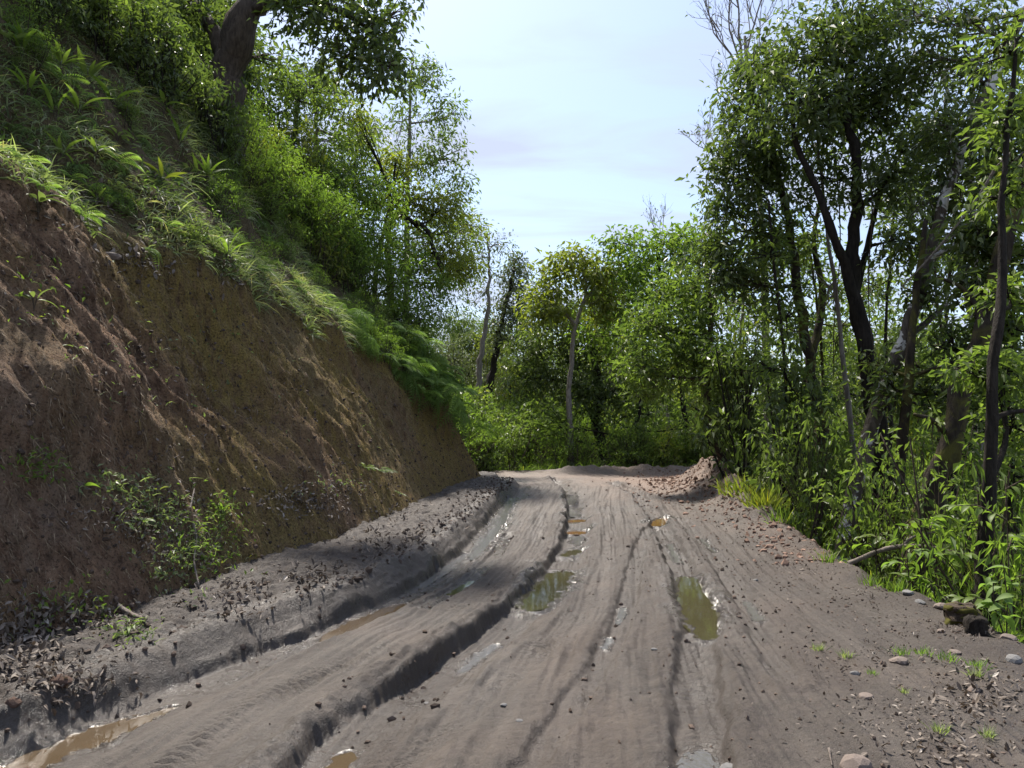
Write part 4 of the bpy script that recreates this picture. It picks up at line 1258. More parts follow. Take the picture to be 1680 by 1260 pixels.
# individually recognisable shrubs on the right
for (px, py, d, s, k, lab) in [
    (1300, 850, 12.0, 1.4, 'dark', 'large dark glossy shrub left of the lichen covered leaning trunk'),
    (1215, 800, 14.5, 1.5, 'dark', 'dark green shrub directly behind the soil berm by the crooked tree'),
    (1330, 880, 10.5, 0.9, 'mid', 'green shrub at the foot of the lichen trunk'),
    (1450, 930, 8.5, 0.85, 'mid', 'green shrub between the lichen trunk and the mossy leaning trunk'),
    (1540, 960, 7.4, 0.8, 'sparse', 'leggy shrub below the thick moss covered trunk'),
    (1670, 960, 6.6, 0.9, 'bright', 'bright drooping shrub at the right edge beside the upright dark trunk')]:
    p = at(px, py, d); z = surf(p[0], p[1])[0]
    shrub(k, (p[0], p[1], z - .1), s, lab, 'shrubs in the thicket below the right road edge', 1.5)
# far end of the road, outer side of the bend
LF = {'dark': 'dark shrub on the outside of the bend at the far end of the road', 'mid': 'mid green shrub on the outside of the bend at the far end of the road',
      'bright': 'bright green shrub on the outside of the bend at the far end of the road', 'yellow': 'yellow green shrub on the outside of the bend at the far end of the road', 'fine': 'fine leaved shrub on the outside of the bend at the far end of the road',
      'sparse': 'leggy shrub on the outside of the bend at the far end of the road'}
for i in range(62):
    x = RNG.uniform(-3.5, 8.5); y = 23.6 + RNG.random() * 9
    if i < 12: x, y = RNG.uniform(4.2, 8.0), RNG.uniform(24.2, 25.6)
    k = ['mid', 'fine', 'bright', 'fine', 'dark', 'yellow', 'mid'][RNG.integers(7)]  # lighter leaf kinds mixed in, their colour standing in for sun at the bend
    s = RNG.uniform(0.7, 1.05) + 0.14 * (y - 23.6)
    shrub(k, (x, y, surf(x, y)[0] - .1), s, f'{sized(s)}{words(k)} shrub {zone_bend(840 + x / y * FPX)}', 'shrubs at the far bend')
for (px, d, s, k, lab) in [(795, 22.6, 1.0, 'dark', 'dark rounded shrub where the road disappears behind the bank'), (842, 23.4, 1.25, 'mid', 'tall greyish shrub at the road end right of the dark rounded one'),
                           (770, 22.0, 1.1, 'bright', 'bright green shrub tucked behind the toe of the bank'), (955, 24.2, 1.0, 'fine', 'bright fine leaved shrub at the centre of the far bend'), (1010, 24.8, .9, 'fine', 'grassy looking bright shrub left of the soil berm')]:
    x = at(px, 700, d)[0]
    shrub(k, (x, d, surf(x, d)[0] - .1), s, lab, 'shrubs at the far bend')
for i in range(26):
    y = RNG.uniform(23.5, 34); x = RNG.uniform(-.13, -.035) * y
    k = ['mid', 'dark', 'dark', 'mid', 'fine'][RNG.integers(5)]
    s = RNG.uniform(1.1, 2.1)
    shrub(k, (x, y, surf(x, y)[0] - .1), s, f'{sized(s)}{words(k)} shrub on the slope beyond the nose of the bank', 'shrubs beyond the bank')

# left slope thicket: rays onto the hill
LL = {'dark': 'dark leafy shrub in the thicket at the top of the left slope', 'mid': 'mid green shrub in the thicket at the top of the left slope', 'bright': 'bright bamboo like shrub in the thicket at the top of the left slope',
      'yellow': 'sunlit yellow green shrub in the thicket at the top of the left slope', 'fine': 'fine leaved sunlit shrub in the thicket at the top of the left slope'}
GL = 'shrubs in the thicket at the top of the left slope'
cnt = 0
while cnt < 118:
    y = RNG.uniform(7.5, 20.5)
    dtop = np.interp(y, [7, 9, 11, 14, 18, 22], [4.3, 3.5, 2.9, 2.2, 1.5, 1.2]) + (h_crest(y) / 1.95) * .35
    row = RNG.random() ** 1.6
    d = dtop + row * 6.0 + RNG.uniform(-.2, .3)
    x, z = hill_xyz(np.array([y]), np.array([d]))
    px = 840 + x[0] / y * FPX
    if px < -60: continue
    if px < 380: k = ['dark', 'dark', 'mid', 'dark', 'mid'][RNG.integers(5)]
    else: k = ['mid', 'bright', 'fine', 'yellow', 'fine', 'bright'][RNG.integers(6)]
    s_ = RNG.uniform(0.6, 0.95) + 0.85 * row
    if px > 560: s_ *= .8
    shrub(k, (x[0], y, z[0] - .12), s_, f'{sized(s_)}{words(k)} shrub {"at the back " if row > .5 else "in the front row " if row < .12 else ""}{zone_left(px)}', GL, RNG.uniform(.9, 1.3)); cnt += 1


for i in range(24):
    px = RNG.uniform(10, 560); lo = np.interp(px, [0, 60, 200, 350, 480, 620], [200, 300, 380, 430, 480, 540]); hi = np.interp(px, [0, 100, 300, 450, 560, 640], [20, 80, 250, 350, 430, 490])
    py = RNG.uniform(hi, lo); p = hit(px, py)
    k = ['fine', 'bright', 'mid', 'fine'][RNG.integers(4)]; s_ = RNG.uniform(.14, .42)
    fr_ = (py - hi) / (lo - hi)
    pl = ('high ' if fr_ < .33 else 'low ' if fr_ > .66 else '') + ('near the left edge' if px < 130 else 'left of the huge trunk' if px < 240 else 'below the huge trunk' if px < 380 else 'at the far end')
    shrub(k, p - np.array([0, 0, .04]), s_, f'{"tiny" if s_ < .2 else "low"} {words(k)} bush on the slope {pl}', 'low bushes on the grassy slope', 1.0, 'bush')


# ------------------------------------------------------------------ forest behind: distant trees from prototypes
def far_tree_proto(seed, leafm, barkm, h=9.0):
    rg = np.random.default_rng(seed)
    cb, tb = MB(), MB()
    top = np.array([rg.normal() * .5, rg.normal() * .5, h * .8])
    S = spline([np.array([0, 0, -0.4]), np.array([rg.normal() * .25, 0, h * .35]), top], 12)
    tb.add(*tube(S, np.linspace(.17, .05, 12), 7, .2, seed))
    for k in range(9):
        c = np.array([rg.normal() * 1.3, rg.normal() * 1.3, h * rg.uniform(.45, 1.0)])
        r = rg.uniform(.9, 1.5)
        a = S[min(11, int(c[2] / h * 9))]
        tb.add(*tube(spline([a, (a + c) / 2 - [0, 0, .1], c], 6), np.linspace(.06, .015, 6), 5))
        cl = c + norm(rg.normal(size=(34, 3))) * (rg.random(34) ** .45)[:, None] * np.array([r, r, r * .75])
        add_leaves(cb, cl, 12, .42, .19, .42, 0, .3)
    return cb.mesh('crown', [leafm], smooth=False), tb.mesh('trunk', [barkm])


FT = [far_tree_proto(21, M['leaf_mid'], M['bark_dark']), far_tree_proto(22, M['leaf_dark'], M['bark_brown']), far_tree_proto(23, M['leaf_yellow'], M['bark_pale']), far_tree_proto(24, M['leaf_grey'], M['bark_brown'])]
FL = ['mid green', 'dark green', 'yellow green', 'grey green']


def far_tree(x, y, s, k, where, group):
    e = empty('tree', (x, y, surf(x, y)[0]), RNG.random() * 6.28); e.scale = (s, s, s * RNG.uniform(.9, 1.15))
    px = 840 + x / y * FPX
    zone = '' if group == 'trees on the left hilltop' else ', ' + (zone_bend(px).replace(' at the far bend', '') if px < 1150 else zone_right(px, 10))
    tag(e, f'{FL[k]} {"tall " if s > .85 else ""}tree {where}{zone}', 'tree', group)
    link('trunk', FT[k][1], e); link('crown', FT[k][0], e)


for (x, y, s, k) in [(-3, 38, .75, 3), (0.5, 41, .7, 0), (3.5, 40, .72, 0), (9.5, 33, .8, 0), (11, 38, .8, 3), (5, 42, .7, 1), (1.5, 46, .65, 2), (-2, 48, .75, 0), (8, 46, .75, 0), (13, 44, .8, 2), (-5.5, 42, .8, 1)]:
    far_tree(x, y, s, k, 'in the far wood', 'trees in the wood behind the bend')
for i in range(58):
    y = RNG.uniform(10, 44); x = x_right(y) + RNG.uniform(4.5, 20)
    if x / y > .78: continue
    far_tree(x, y, RNG.uniform(.6, 1.0), RNG.integers(4), 'down the right slope', 'trees down the right slope')
for i in range(46):
    y = RNG.uniform(34, 66); x = RNG.uniform(-.10, .42) * y
    far_tree(x, y, RNG.uniform(.65, .95), RNG.integers(4), 'far back in the wood', 'trees in the wood behind the bend')
# woods on the far hills read as one mass
n = 26000
a = RNG.uniform(-.75, .95, n); r = 62 * (480 / 62) ** RNG.random(n)
x, y = r * np.sin(a), r * np.cos(a)
P = np.column_stack([x, y, ground_z(x, y) + RNG.random(n) * 4.0]) + rdir(n) * .6
N = rdir(n) * .6; N[:, 2] += 1
ll = RNG.uniform(.8, 1.8, n) * (1 + r / 220)
V, T, kk = leaf_arrays(P, rdir(n), N, ll, ll * .6)
mb = MB(); mb.add(V, T, 0, np.repeat(np.clip(.5 * noise2(x * .06, y * .06) + .5 + .2 * RNG.normal(size=n), 0, 1), kk))
o = link('wood', mb.mesh('wood', [M['leaf_mid']], smooth=False)); tag(o, 'green wood covering the far hills seen between the trunks', None, None, 'stuff')
for (x, y, s, k) in [(-13, 15, .6, 1), (-14.5, 19, .65, 0), (-12, 22, .6, 2), (-10, 26, .7, 0), (-17, 24, .8, 1), (-13, 30, .8, 3), (-15, 11, .6, 1), (-17, 16, .7, 0), (-9, 31, .7, 2), (-20, 20, .8, 1)]:
    far_tree(x, y, s, k, 'on the hilltop behind the left thicket', 'trees on the left hilltop')


# ------------------------------------------------------------------ ferns
def fern_proto(seed, leafm, nf=9, L=0.75, arch=0.5, hang=False):
    rg = np.random.default_rng(seed); mb = MB()
    for f in range(nf):
        a = f / nf * 6.283 + rg.normal() * .25; fr = rg.random()
        l = L * rg.uniform(.7, 1.15); n = 15
        t = np.linspace(0, 1, n)
        up = rg.uniform(.35, .75) if not hang else rg.uniform(.0, .4)
        rad = l * t * (.85 - .15 * t); hz = l * (up * t - (arch + (.5 if hang else 0)) * t ** 2)
        P = np.column_stack([np.cos(a) * rad, np.sin(a) * rad, hz])
        D = norm(np.gradient(P, axis=0)); side = norm(np.cross(D, [0, 0, 1.0])); nr = np.cross(side, D)
        mb.add(*tube(P, np.linspace(.004, .0015, n), 3), 0, 0.2)
        for sgn in (1, -1):
            w_ = l * .23 * np.sin(np.pi * np.clip(t * .88 + .1, 0, 1)) ** .8
            dirs = side * sgn + D * .45 - nr * .18
            V, T, k = leaf_arrays(P[1:], dirs[1:], nr[1:], w_[1:], l * .036, 'diamond', .1, .12)
            mb.add(V, T, 0, np.clip(fr * .8 + .2 * rg.random(len(T)), 0, 1))
    return mb.mesh('frond', [leafm], smooth=False)


FN = [fern_proto(31, M['fern']), fern_proto(32, M['fern'], hang=True), fern_proto(33, M['fern'], 7, hang=True), fern_proto(34, M['fern_pale'], 6, .5, .45)]


def fern(p, s, k, label, group, tilt=0.0):
    o = link('fern', FN[k], None, p)
    o.rotation_euler = (RNG.normal() * .1, tilt, RNG.random() * 6.28 if not tilt else RNG.normal() * .4)
    o.scale = (s, s, s)
    tag(o, label, 'fern', group)
    return o


for i in range(78):      # hanging mass at the end of the bank crest
    y = np.array([12.3 + 5.3 * RNG.random() ** .75]); dc = h_crest(y) / 1.95
    u = RNG.random()
    lowest = np.interp(y, [12.3, 14, 16.0, 17.6], [1.0, .84, .58, .42])
    d = dc * (lowest + u * (1.55 - lowest))
    x, z = hill_xyz(y, d)
    pos = 'lowest in the mass' if u < .2 else 'low in the mass' if u < .4 else 'highest in the mass' if u > .8 else 'high in the mass' if u > .6 else 'in the mass'
    wh = 'at the nose of the bank' if y > 15.8 else 'at the near end of it' if y < 13.6 else 'above the moss streaks'
    off = RNG.uniform(.02, .3) + (RNG.uniform(0, .35) if y[0] > 15 else 0)
    fern(np.array([x[0] + off, y[0] - .3 * off, z[0] + .05 + .5 * off]), RNG.uniform(.6, 1.05) * (.95 if y[0] > 14 else .75), int(RNG.integers(0, 3)), f'lush green hanging fern {pos} {wh}', 'ferns hanging over the far end of the bank', tilt=.6)
for i in range(26):      # leafy sprays bulging over the lip
    y = np.array([RNG.uniform(13.2, 17.8)]); dc = h_crest(y) / 1.95; f_ = RNG.uniform(.75, 1.7)
    x, z = hill_xyz(y, dc * f_)
    k = ['fine', 'bright', 'mid'][RNG.integers(3)]; s_ = RNG.uniform(.3, .6)
    shrub(k, (x[0] + .05, y[0], z[0] - .1), s_, f'{"small" if s_ < .45 else "bushy"} {words(k)} bush among the hanging ferns {"at the bank nose" if y[0] > 16.2 else "above the moss streaks"}, {"upper" if f_ > 1.2 else "lower"} side', 'bushes among the hanging ferns', 1.0, 'bush')
for i in range(64):      # scattered along the grassy slope
    px = RNG.uniform(0, 600); lo = np.interp(px, [0, 60, 200, 350, 480, 620], [210, 330, 410, 460, 500, 560]); hi = np.interp(px, [0, 100, 300, 450, 560, 640], [20, 100, 270, 370, 440, 500])
    py = RNG.uniform(hi, lo)
    p = hit(px, py)
    fern(p + np.array([.03, -.02, .03]), RNG.uniform(.28, .55), int(RNG.choice([0, 1, 2, 3])), f'small fern {"near the left edge" if px < 150 else "left of the huge trunk" if px < 260 else "below the huge trunk" if px < 380 else "left of the hanging ferns"}, {"low" if py > lo - .35 * (lo - hi) else "high" if py < hi + .3 * (lo - hi) else "midway up"} on the grassy slope', 'ferns on the grassy slope', tilt=.4)
for (px, py, s, lab) in [(620, 775, .75, 'pale fern growing low on the bare bank face above the litter ledge'), (595, 770, .5, 'smaller pale fern left of the low pale fern on the bank face'), (650, 812, .35, 'tiny pale fern below the low pale fern on the bank')]:
    p = hit(px, py); fern(p + np.array([.05, -.03, .02]), s, 3, lab, 'pale ferns low on the bank', .3)


# ------------------------------------------------------------------ grass, fibres, litter (nobody could count these)
def blades(P, D0, L, Wd, droop, seg=3):
    """arching blades: base P, start direction D0, length L -> V, T"""
    n = len(P); L = np.broadcast_to(L, (n,))[:, None]; Wd = np.broadcast_to(Wd, (n,))[:, None]
    D0 = norm(D0); S = norm(np.cross(D0, rdir(n)))
    dr = np.broadcast_to(droop, (n,))[:, None]
    rows = []
    for k in range(seg + 1):
        t = k / seg
        c = P + D0 * L * t + np.array([0, 0, -1.0]) * dr * L * t * t
        w_ = Wd * (1 - t) ** .7 * (0.6 + 0.4 * math.sin(math.pi * min(1, t + .2)))
        if k < seg: rows += [c + S * w_ * .5, c - S * w_ * .5]
        else: rows.append(c)
    V = np.stack(rows, 1); k_ = V.shape[1]
    T = []
    for k in range(seg - 1):
        a = 2 * k; T += [[a, a + 1, a + 3], [a, a + 3, a + 2]]
    a = 2 * (seg - 1); T.append([a, a + 1, a + 2])
    T = np.array(T)
    TT = (T[None] + (np.arange(n) * k_)[:, None, None]).reshape(-1, 3)
    return V.reshape(-1, 3), TT, len(T)


def on_hill(y, d):
    x, z = hill_xyz(y, d)
    return np.column_stack([x, y, z])


def stuff(name, mb, mats, label, smooth=False):
    o = link(name, mb.mesh(name, mats, smooth=smooth)); tag(o, label, None, None, 'stuff'); return o


# slope grass
n = 72000
y = 3.5 + RNG.random(n) ** 1.3 * 17; dc = h_crest(y) / 1.95
d = dc * (0.98 + 0.14 * fbm(y * 1.3, y * 0 + 1, 3)) + RNG.random(n) ** 1.2 * 4.5
k = fbm(y * .9, d * .9, 3) + 0.3 * noise2(y * 3, d * 3) > -0.16 + 0.25 * (RNG.random(n) - .5)
y, d = y[k], d[k]; P = on_hill(y, d); n = len(P)
D0 = rdir(n) * .65 + np.array([.45, -.1, .55])
L = RNG.uniform(.10, .36, n) * (0.55 + 1.0 * np.clip(noise2(y * 2, d * 2) + .4, 0, 1))
V, T, kk = blades(P, D0, L, RNG.uniform(.008, .024, n), RNG.uniform(.3, .9, n))
cl = np.clip(0.42 + 0.75 * noise2(y * 1.8, d * 1.8) + 0.30 * RNG.normal(size=n), 0, 1)
mb = MB(); mb.add(V, T, 0, np.repeat(cl, kk))
n = 15000
y = 3.5 + RNG.random(n) ** 1.3 * 17; d = h_crest(y) / 1.95 * 1.0 + RNG.random(n) * 4.5
P = on_hill(y, d) + rdir(n) * .05; k = fbm(y * 1.1 + 5, d * 1.1, 3) > -0.1; P = P[k]; n = len(P)
N = rdir(n) * .6; N[:, 2] += 1; N[:, 0] += .5
Dl = rdir(n) + np.array([.5, -.1, -.2])
ll = RNG.uniform(.03, .085, n)
V, T, kk = leaf_arrays(P + [.02, 0, .03], Dl, N, ll, ll * .4)
mb.add(V, T, 1, np.repeat(RNG.random(n), kk))
stuff('grass', mb, [M['grass'], M['fern']], 'tangled green grass and small weeds covering the slope above the bare bank')

# fibres and moss hairs on the bare face
n = 90000
y = 2.6 + RNG.random(n) ** 1.25 * 16.2; dc = h_crest(y) / 1.95
d = dc * RNG.random(n) * 1.05
q = y + .55 * d
mossv = 0.15 + 0.85 * sstep(4.5, 9.5, y + .5 * d) + 0.9 * fbm(q * .5, d * .7, 4) - .25
P = on_hill(y, d)
D0 = rdir(n) * .45 + np.array([.35, -.12, -.65])
V, T, kk = blades(P, D0, RNG.uniform(.025, .10, n), RNG.uniform(.003, .008, n), RNG.uniform(0, .4, n), 1)
mb = MB(); mb.add(V, T, 0, np.repeat(RNG.random(n), kk))
ms = np.repeat(mossv + RNG.normal(size=n) * .3 > .45, kk)
mb.M[0] = np.where(ms, 1, 0)
stuff('root_fibres', mb, [M['straw'], M['mossf']], 'fine dry roots and moss hairs hanging on the bare bank face')


# dead leaves
def litter_patch(P, nrm, L, mb, m=0):
    n = len(P)
    Dl = rdir(n); N = np.asarray(nrm) + rdir(n) * .55
    ll = RNG.uniform(.6, 1.3, n) * L
    V, T, kk = leaf_arrays(P, Dl, N, ll, ll * RNG.uniform(.3, .5, n), 'oval', RNG.uniform(.0, .5), RNG.uniform(-.3, .4))
    mb.add(V, T, m, np.repeat(np.clip(RNG.random(n) ** 1.3, 0, 1), kk))


mb = MB()
for (px, py, sx, sy, n, L) in [(40, 1050, 60, 55, 520, .055), (110, 1120, 90, 30, 200, .045), (150, 1010, 70, 28, 300, .045), (500, 825, 65, 22, 520, .048), (570, 800, 45, 12, 160, .045), (300, 905, 80, 50, 420, .04), (220, 850, 70, 40, 300, .04), (260, 840, 120, 55, 260, .038), (420, 720, 220, 90, 260, .035), (200, 600, 170, 120, 200, .03),
                               (380, 980, 80, 30, 140, .055), (520, 945, 70, 20, 140, .06), (640, 890, 60, 20, 160, .07), (160, 340, 90, 40, 170, .08), (240, 430, 60, 30, 150, .07), (420, 440, 60, 35, 150, .08), (700, 850, 50, 20, 160, .07), (330, 300, 80, 40, 120, .08)]:
    Q = hit_many(px + RNG.normal(size=n) * sx * .6, py + RNG.normal(size=n) * sy * .6)
    litter_patch(np.array(Q) + np.array([.015, -.01, .02]), np.array([.4, -.15, .9]), L, mb)
for (px, py, sx, sy, n, L) in [(1610, 1150, 70, 35, 300, .045), (1500, 1180, 110, 45, 320, .028), (1450, 1080, 120, 40, 160, .03), (1560, 1240, 90, 25, 170, .045), (1400, 980, 90, 40, 150, .03), (1580, 1040, 80, 15, 120, .04), (1330, 920, 60, 25, 100, .04)]:
    Q = np.array([gnd(px + RNG.normal() * sx * .7, py + RNG.normal() * sy * .7) for _ in range(n)])
    z, _, _ = road_surface(Q[:, 0].copy(), Q[:, 1].copy()); Q[:, 2] = z + .008
    litter_patch(Q, np.array([0, 0, 1.0]), L, mb)
stuff('leaf_litter', mb, [M['litter']], 'drifts of grey and brown dead leaves on the bank ledges and road shoulder')

mb = MB()
for (px, py, sx, sy, n) in [(250, 840, 60, 40, 340), (330, 890, 55, 50, 380), (200, 800, 60, 25, 160), (290, 930, 50, 40, 200), (60, 770, 50, 25, 130), (360, 840, 30, 25, 130), (110, 1000, 90, 40, 130), (210, 1040, 40, 20, 90), (540, 800, 60, 20, 60), (300, 600, 230, 120, 130), (640, 700, 60, 60, 40), (60, 470, 60, 60, 50)]:
    Q = hit_many(px + RNG.normal(size=n) * sx * .6, py + RNG.normal(size=n) * sy * .6) + np.array([.03, -.02, .03]) + rdir(n) * .02
    N = rdir(n) * .7; N[:, 2] += .8; N[:, 1] -= .5
    ll = RNG.uniform(.02, .06, n)
    V, T, kk = leaf_arrays(Q, rdir(n) + np.array([.3, -.2, .1]), N, ll, ll * RNG.uniform(.25, .55, n))
    mb.add(V, T, RNG.integers(0, 2), np.repeat(RNG.random(n), kk))
    m_ = n // 3
    V, T, kk = blades(Q[:m_], rdir(m_) * .6 + np.array([.3, -.2, .6]), RNG.uniform(.05, .16, m_), RNG.uniform(.004, .009, m_), RNG.uniform(.3, .9, m_))
    mb.add(V, T, 2, np.repeat(RNG.random(m_), kk))
stuff('weeds', mb, [M['fern_pale'], M['leaf_bright'], M['grass']], 'small pale weeds and grass sprouting on the bank foot and bare face')

# clods and crumbs
ico_v = np.array([[0, 0, 1], [.89, 0, .45], [.28, .85, .45], [-.72, .53, .45], [-.72, -.53, .45], [.28, -.85, .45], [.72, .53, -.45], [-.28, .85, -.45], [-.89, 0, -.45], [-.28, -.85, -.45], [.72, -.53, -.45], [0, 0, -1]])
ico_t = np.array([[0, 1, 2], [0, 2, 3], [0, 3, 4], [0, 4, 5], [0, 5, 1], [1, 6, 2], [2, 7, 3], [3, 8, 4], [4, 9, 5], [5, 10, 1], [6, 7, 2], [7, 8, 3], [8, 9, 4], [9, 10, 5], [10, 6, 1], [11, 7, 6], [11, 8, 7], [11, 9, 8], [11, 10, 9], [11, 6, 10]])


def clods(P, R):
    n = len(P)
    V = ico_v[None] * (1 + .28 * RNG.normal(size=(n, 12, 1))) * (np.asarray(R)[:, None, None]) * RNG.uniform(.6, 1.2, (n, 1, 3))
    V = V + P[:, None]
    T = (ico_t[None] + (np.arange(n) * 12)[:, None, None]).reshape(-1, 3)
    return V.reshape(-1, 3), T


def scatter_road(n, fx, fy, rlo, rhi, pw=2.2):
    x, y = fx(n), fy(n)
    z, t, wet = road_surface(x.copy(), y.copy())
    R = rlo + (rhi - rlo) * RNG.random(len(x)) ** pw
    return np.column_stack([x, y, z + R * .02]), R, t, wet


mb = MB()
# along the shelf at the bank foot
y0 = 3 + RNG.random(3600) ** .75 * 15
P, R, t, wet = scatter_road(3600, lambda n: x_wall(y0) - np.abs(RNG.normal(size=n)) * .28 + .05, lambda n: y0, .003, .034, 7)
V, T = clods(P, R); mb.add(V, T, 0, np.repeat(RNG.random(len(P)) ** 2, 20))
# rims of the ruts
for (Pl, dep, hw, wt) in RUTS[:6]:
    n = int(170 * dep / .08)
    q = Pl[RNG.integers(0, len(Pl) - 1, n)] + RNG.normal(size=(n, 2)) * hw * 1.1 + RNG.random((n, 1)) * np.diff(Pl, axis=0).mean(0)
    kk = (q[:, 1] > 2.2) & (q[:, 1] < 24); q = q[kk]
    z, t, wet = road_surface(q[:, 0].copy(), q[:, 1].copy()); keep = wet < .93
    q, z = q[keep], z[keep]
    R = .003 + .022 * RNG.random(len(q)) ** 5
    V, T = clods(np.column_stack([q, z + R * .2]), R); mb.add(V, T, 0, np.repeat(RNG.random(len(q)), 20))
# grit on the right shoulder and the open road
y1 = 2.2 + RNG.random(5200) ** 1.5 * 12
P, R, t, wet = scatter_road(5200, lambda n: x_right(y1) - np.abs(RNG.normal(size=n)) * 1.3, lambda n: y1, .003, .016, 4)
V, T = clods(P, R); mb.add(V, T, 0, np.repeat(RNG.random(len(P)), 20))
# berm lumps
y2 = RNG.normal(17.3, 2.3, 4600); x2 = 4.5 + .1 * (y2 - 17) + RNG.normal(size=4600) * .8
y3 = RNG.uniform(8, 16, 1500); x3 = x_right(y3) - .3 + RNG.normal(size=1500) * .35
x2 = np.concatenate([x2, x3]); y2 = np.concatenate([y2, y3]); kk = (y2 < 25.5) & (y2 > 7); x2, y2 = x2[kk], y2[kk]
P, R, t, wet = scatter_road(len(x2), lambda n: x2, lambda n: y2, .004, .05, 5)
V, T = clods(P, R); mb.add(V, T, 1, np.repeat(RNG.random(len(P)), 20))
# crumbs stuck on the bank face
n = 7000
y4 = 2.8 + RNG.random(n) ** 1.25 * 16; d4 = h_crest(y4) / 1.95 * RNG.random(n) ** 1.3
P = on_hill(y4, d4); R = .004 + .022 * RNG.random(n) ** 4
V, T = clods(P + np.array([.005, 0, .004]), R); mb.add(V, T, 0, np.repeat(RNG.random(n) * .8, 20))
stuff('soil_clods', mb, [M['clod'], M['redclod']], 'loose clods and crumbs of soil along the ruts, shelf, berm and bank')


# ------------------------------------------------------------------ stones, sticks, stump
def stone_mesh(seed, mat):
    rg = np.random.default_rng(seed)
    import bmesh
    bm = bmesh.new(); bmesh.ops.create_icosphere(bm, subdivisions=2, radius=1)
    for v in bm.verts:
        p = v.co
        # chop with a few random planes for facets
        for a in range(11):
            pl = np.random.default_rng(seed * 31 + a).normal(size=3); pl /= np.linalg.norm(pl); h = .62 + .3 * np.random.default_rng(seed * 17 + a).random()
            dd = p.x * pl[0] + p.y * pl[1] + p.z * pl[2]
            if dd > h:
                v.co = Vector(p) - Vector(pl) * (dd - h) * .9; p = v.co
        v.co *= 1 + .06 * float(noise2(p.x * 3 + seed, p.y * 3 + p.z * 2))
    me = bpy.data.meshes.new('stone'); bm.to_mesh(me); bm.free()
    me.materials.append(mat)
    return me


for i, (px, py, wpx, hk, rotz, mat, lab) in enumerate([
    (1475, 1088, 30, .55, .2, 'stone', 'pale flat stone beside the grass strip on the right shoulder'),
    (1512, 1089, 13, .9, .9, 'stone', 'small pinkish stone touching the right end of the pale flat stone'),
    (1403, 1103, 18, .6, .4, 'stone_grey', 'grey flat stone left of the pale flat stone'),
    (1599, 1140, 26, .6, 1.1, 'stone', 'brown stone at the edge of the dead leaf patch'),
    (1565, 1078, 24, .5, .3, 'stone', 'low brownish stone behind the grass strip'),
    (1195, 1243, 30, .8, .5, 'stone_grey', 'grey angular stone beside the pale puddle at the bottom edge'),
    (1403, 1250, 52, .7, .2, 'stone', 'large tan stone cut off by the bottom edge'),
    (1420, 1142, 26, .5, .7, 'stone', 'reddish brown stone below the grey flat stone'),
    (1545, 1005, 24, .6, .2, 'stone', 'tan stone in front of the mossy stump'),
    (1510, 1000, 18, .6, .6, 'stone_grey', 'grey stone left of the tan stone by the mossy stump'),
    (1490, 990, 20, .6, .9, 'stone_grey', 'grey stone on the road edge left of the stump stones'),
    (1545, 1045, 16, .6, .9, 'stone', 'small whitish stone in front of the dark stump'),
    (1655, 1058, 24, .7, .1, 'stone', 'tan stone at the right edge under the broad leaved plant'),
    (1662, 1092, 30, .7, .8, 'stone_grey', 'dark grey stone at the right edge of the shoulder'),
    (180, 424, 34, .6, .3, 'stone', 'purplish brown stone stuck in the top of the bare bank'),
    (100, 1120, 34, .7, .3, 'redstone', 'orange red lump of earth in the litter at the foot of the bank'),
    (20, 1155, 26, .7, .6, 'redstone', 'reddish stone at the left edge above the mud wall'),
    (700, 1120, 10, .4, .6, 'stone_grey', 'small pale stone on the mud right of the ribbed scarp'),
    (826, 1153, 12, .4, .6, 'stone_grey', 'small whitish flat stone in the middle of the near road'),
    (852, 1178, 12, .4, .2, 'stone_grey', 'flat pinkish chip just below the whitish flat stone'),
    (1073, 1062, 10, .5, .2, 'stone_grey', 'small stone left of the long olive puddle'),
    (1240, 950, 9, .5, .2, 'stone_grey', 'small pale stone on the right lane'),
]):
    p = hit(px, py) if px < 400 else gnd(px, py)
    if px >= 400:
        zz_, _, _ = road_surface(np.array([p[0]]), np.array([p[1]])); p[2] = zz_[0]
    w_ = wpx / FPX * p[1]
    mt = M['redclod'] if mat == 'redstone' else M[mat]
    o = link('stone', stone_mesh(50 + i, mt), None, (p[0], p[1], p[2] + w_ * .5 * hk * .2))
    o.scale = (w_ * .55, w_ * .45, w_ * .5 * hk); o.rotation_euler = (0, 0, rotz)
    tag(o, lab, 'stone', 'stones on the road shoulder and bank')


def stick(pts, r, mat, label, name='stick', forks=(), cat='stick'):
    pts = [np.asarray(p) for p in pts]; org = pts[0]
    mb = MB(); S = spline(pts, 16)
    mb.add(*tube(S, np.linspace(r, r * .55, 16), 7, .3, r * 1000))
    for f in forks:
        mb.add(*tube(spline([np.asarray(p) for p in f], 8), np.linspace(r * .6, r * .25, 8), 5))
    o = link(name, mb.mesh(name, [mat], org), None, org)
    tag(o, label, cat); return o


def hits(*pp, off=(.03, -.02, .03)):
    return [hit(*p) + np.array(off) for p in pp]


h_ = hits((312, 862), (318, 890), (314, 925), (322, 965))
stick(h_, .012, M['wood_dead'], 'thin crooked grey stick standing on the bank foot among weeds')
stick(hits((305, 838), (312, 806), off=(.06, -.05, .03)), .009, M['wood_dead'], 'short pale broken twig above the crooked stick')
stick(hits((190, 1000), (215, 1015), (235, 1022)), .018, M['wood_dead'], 'short dead branch lying in the leaf litter at the bank foot')
stick(hits((258, 770), (290, 752)), .006, M['wood_dead'], 'thin grey twig lying on the bare bank face')


def road_pt(px, py, dz=.01):
    p = gnd(px, py); z, _, _ = road_surface(np.array([p[0]]), np.array([p[1]])); p[2] = z[0] + dz; return p


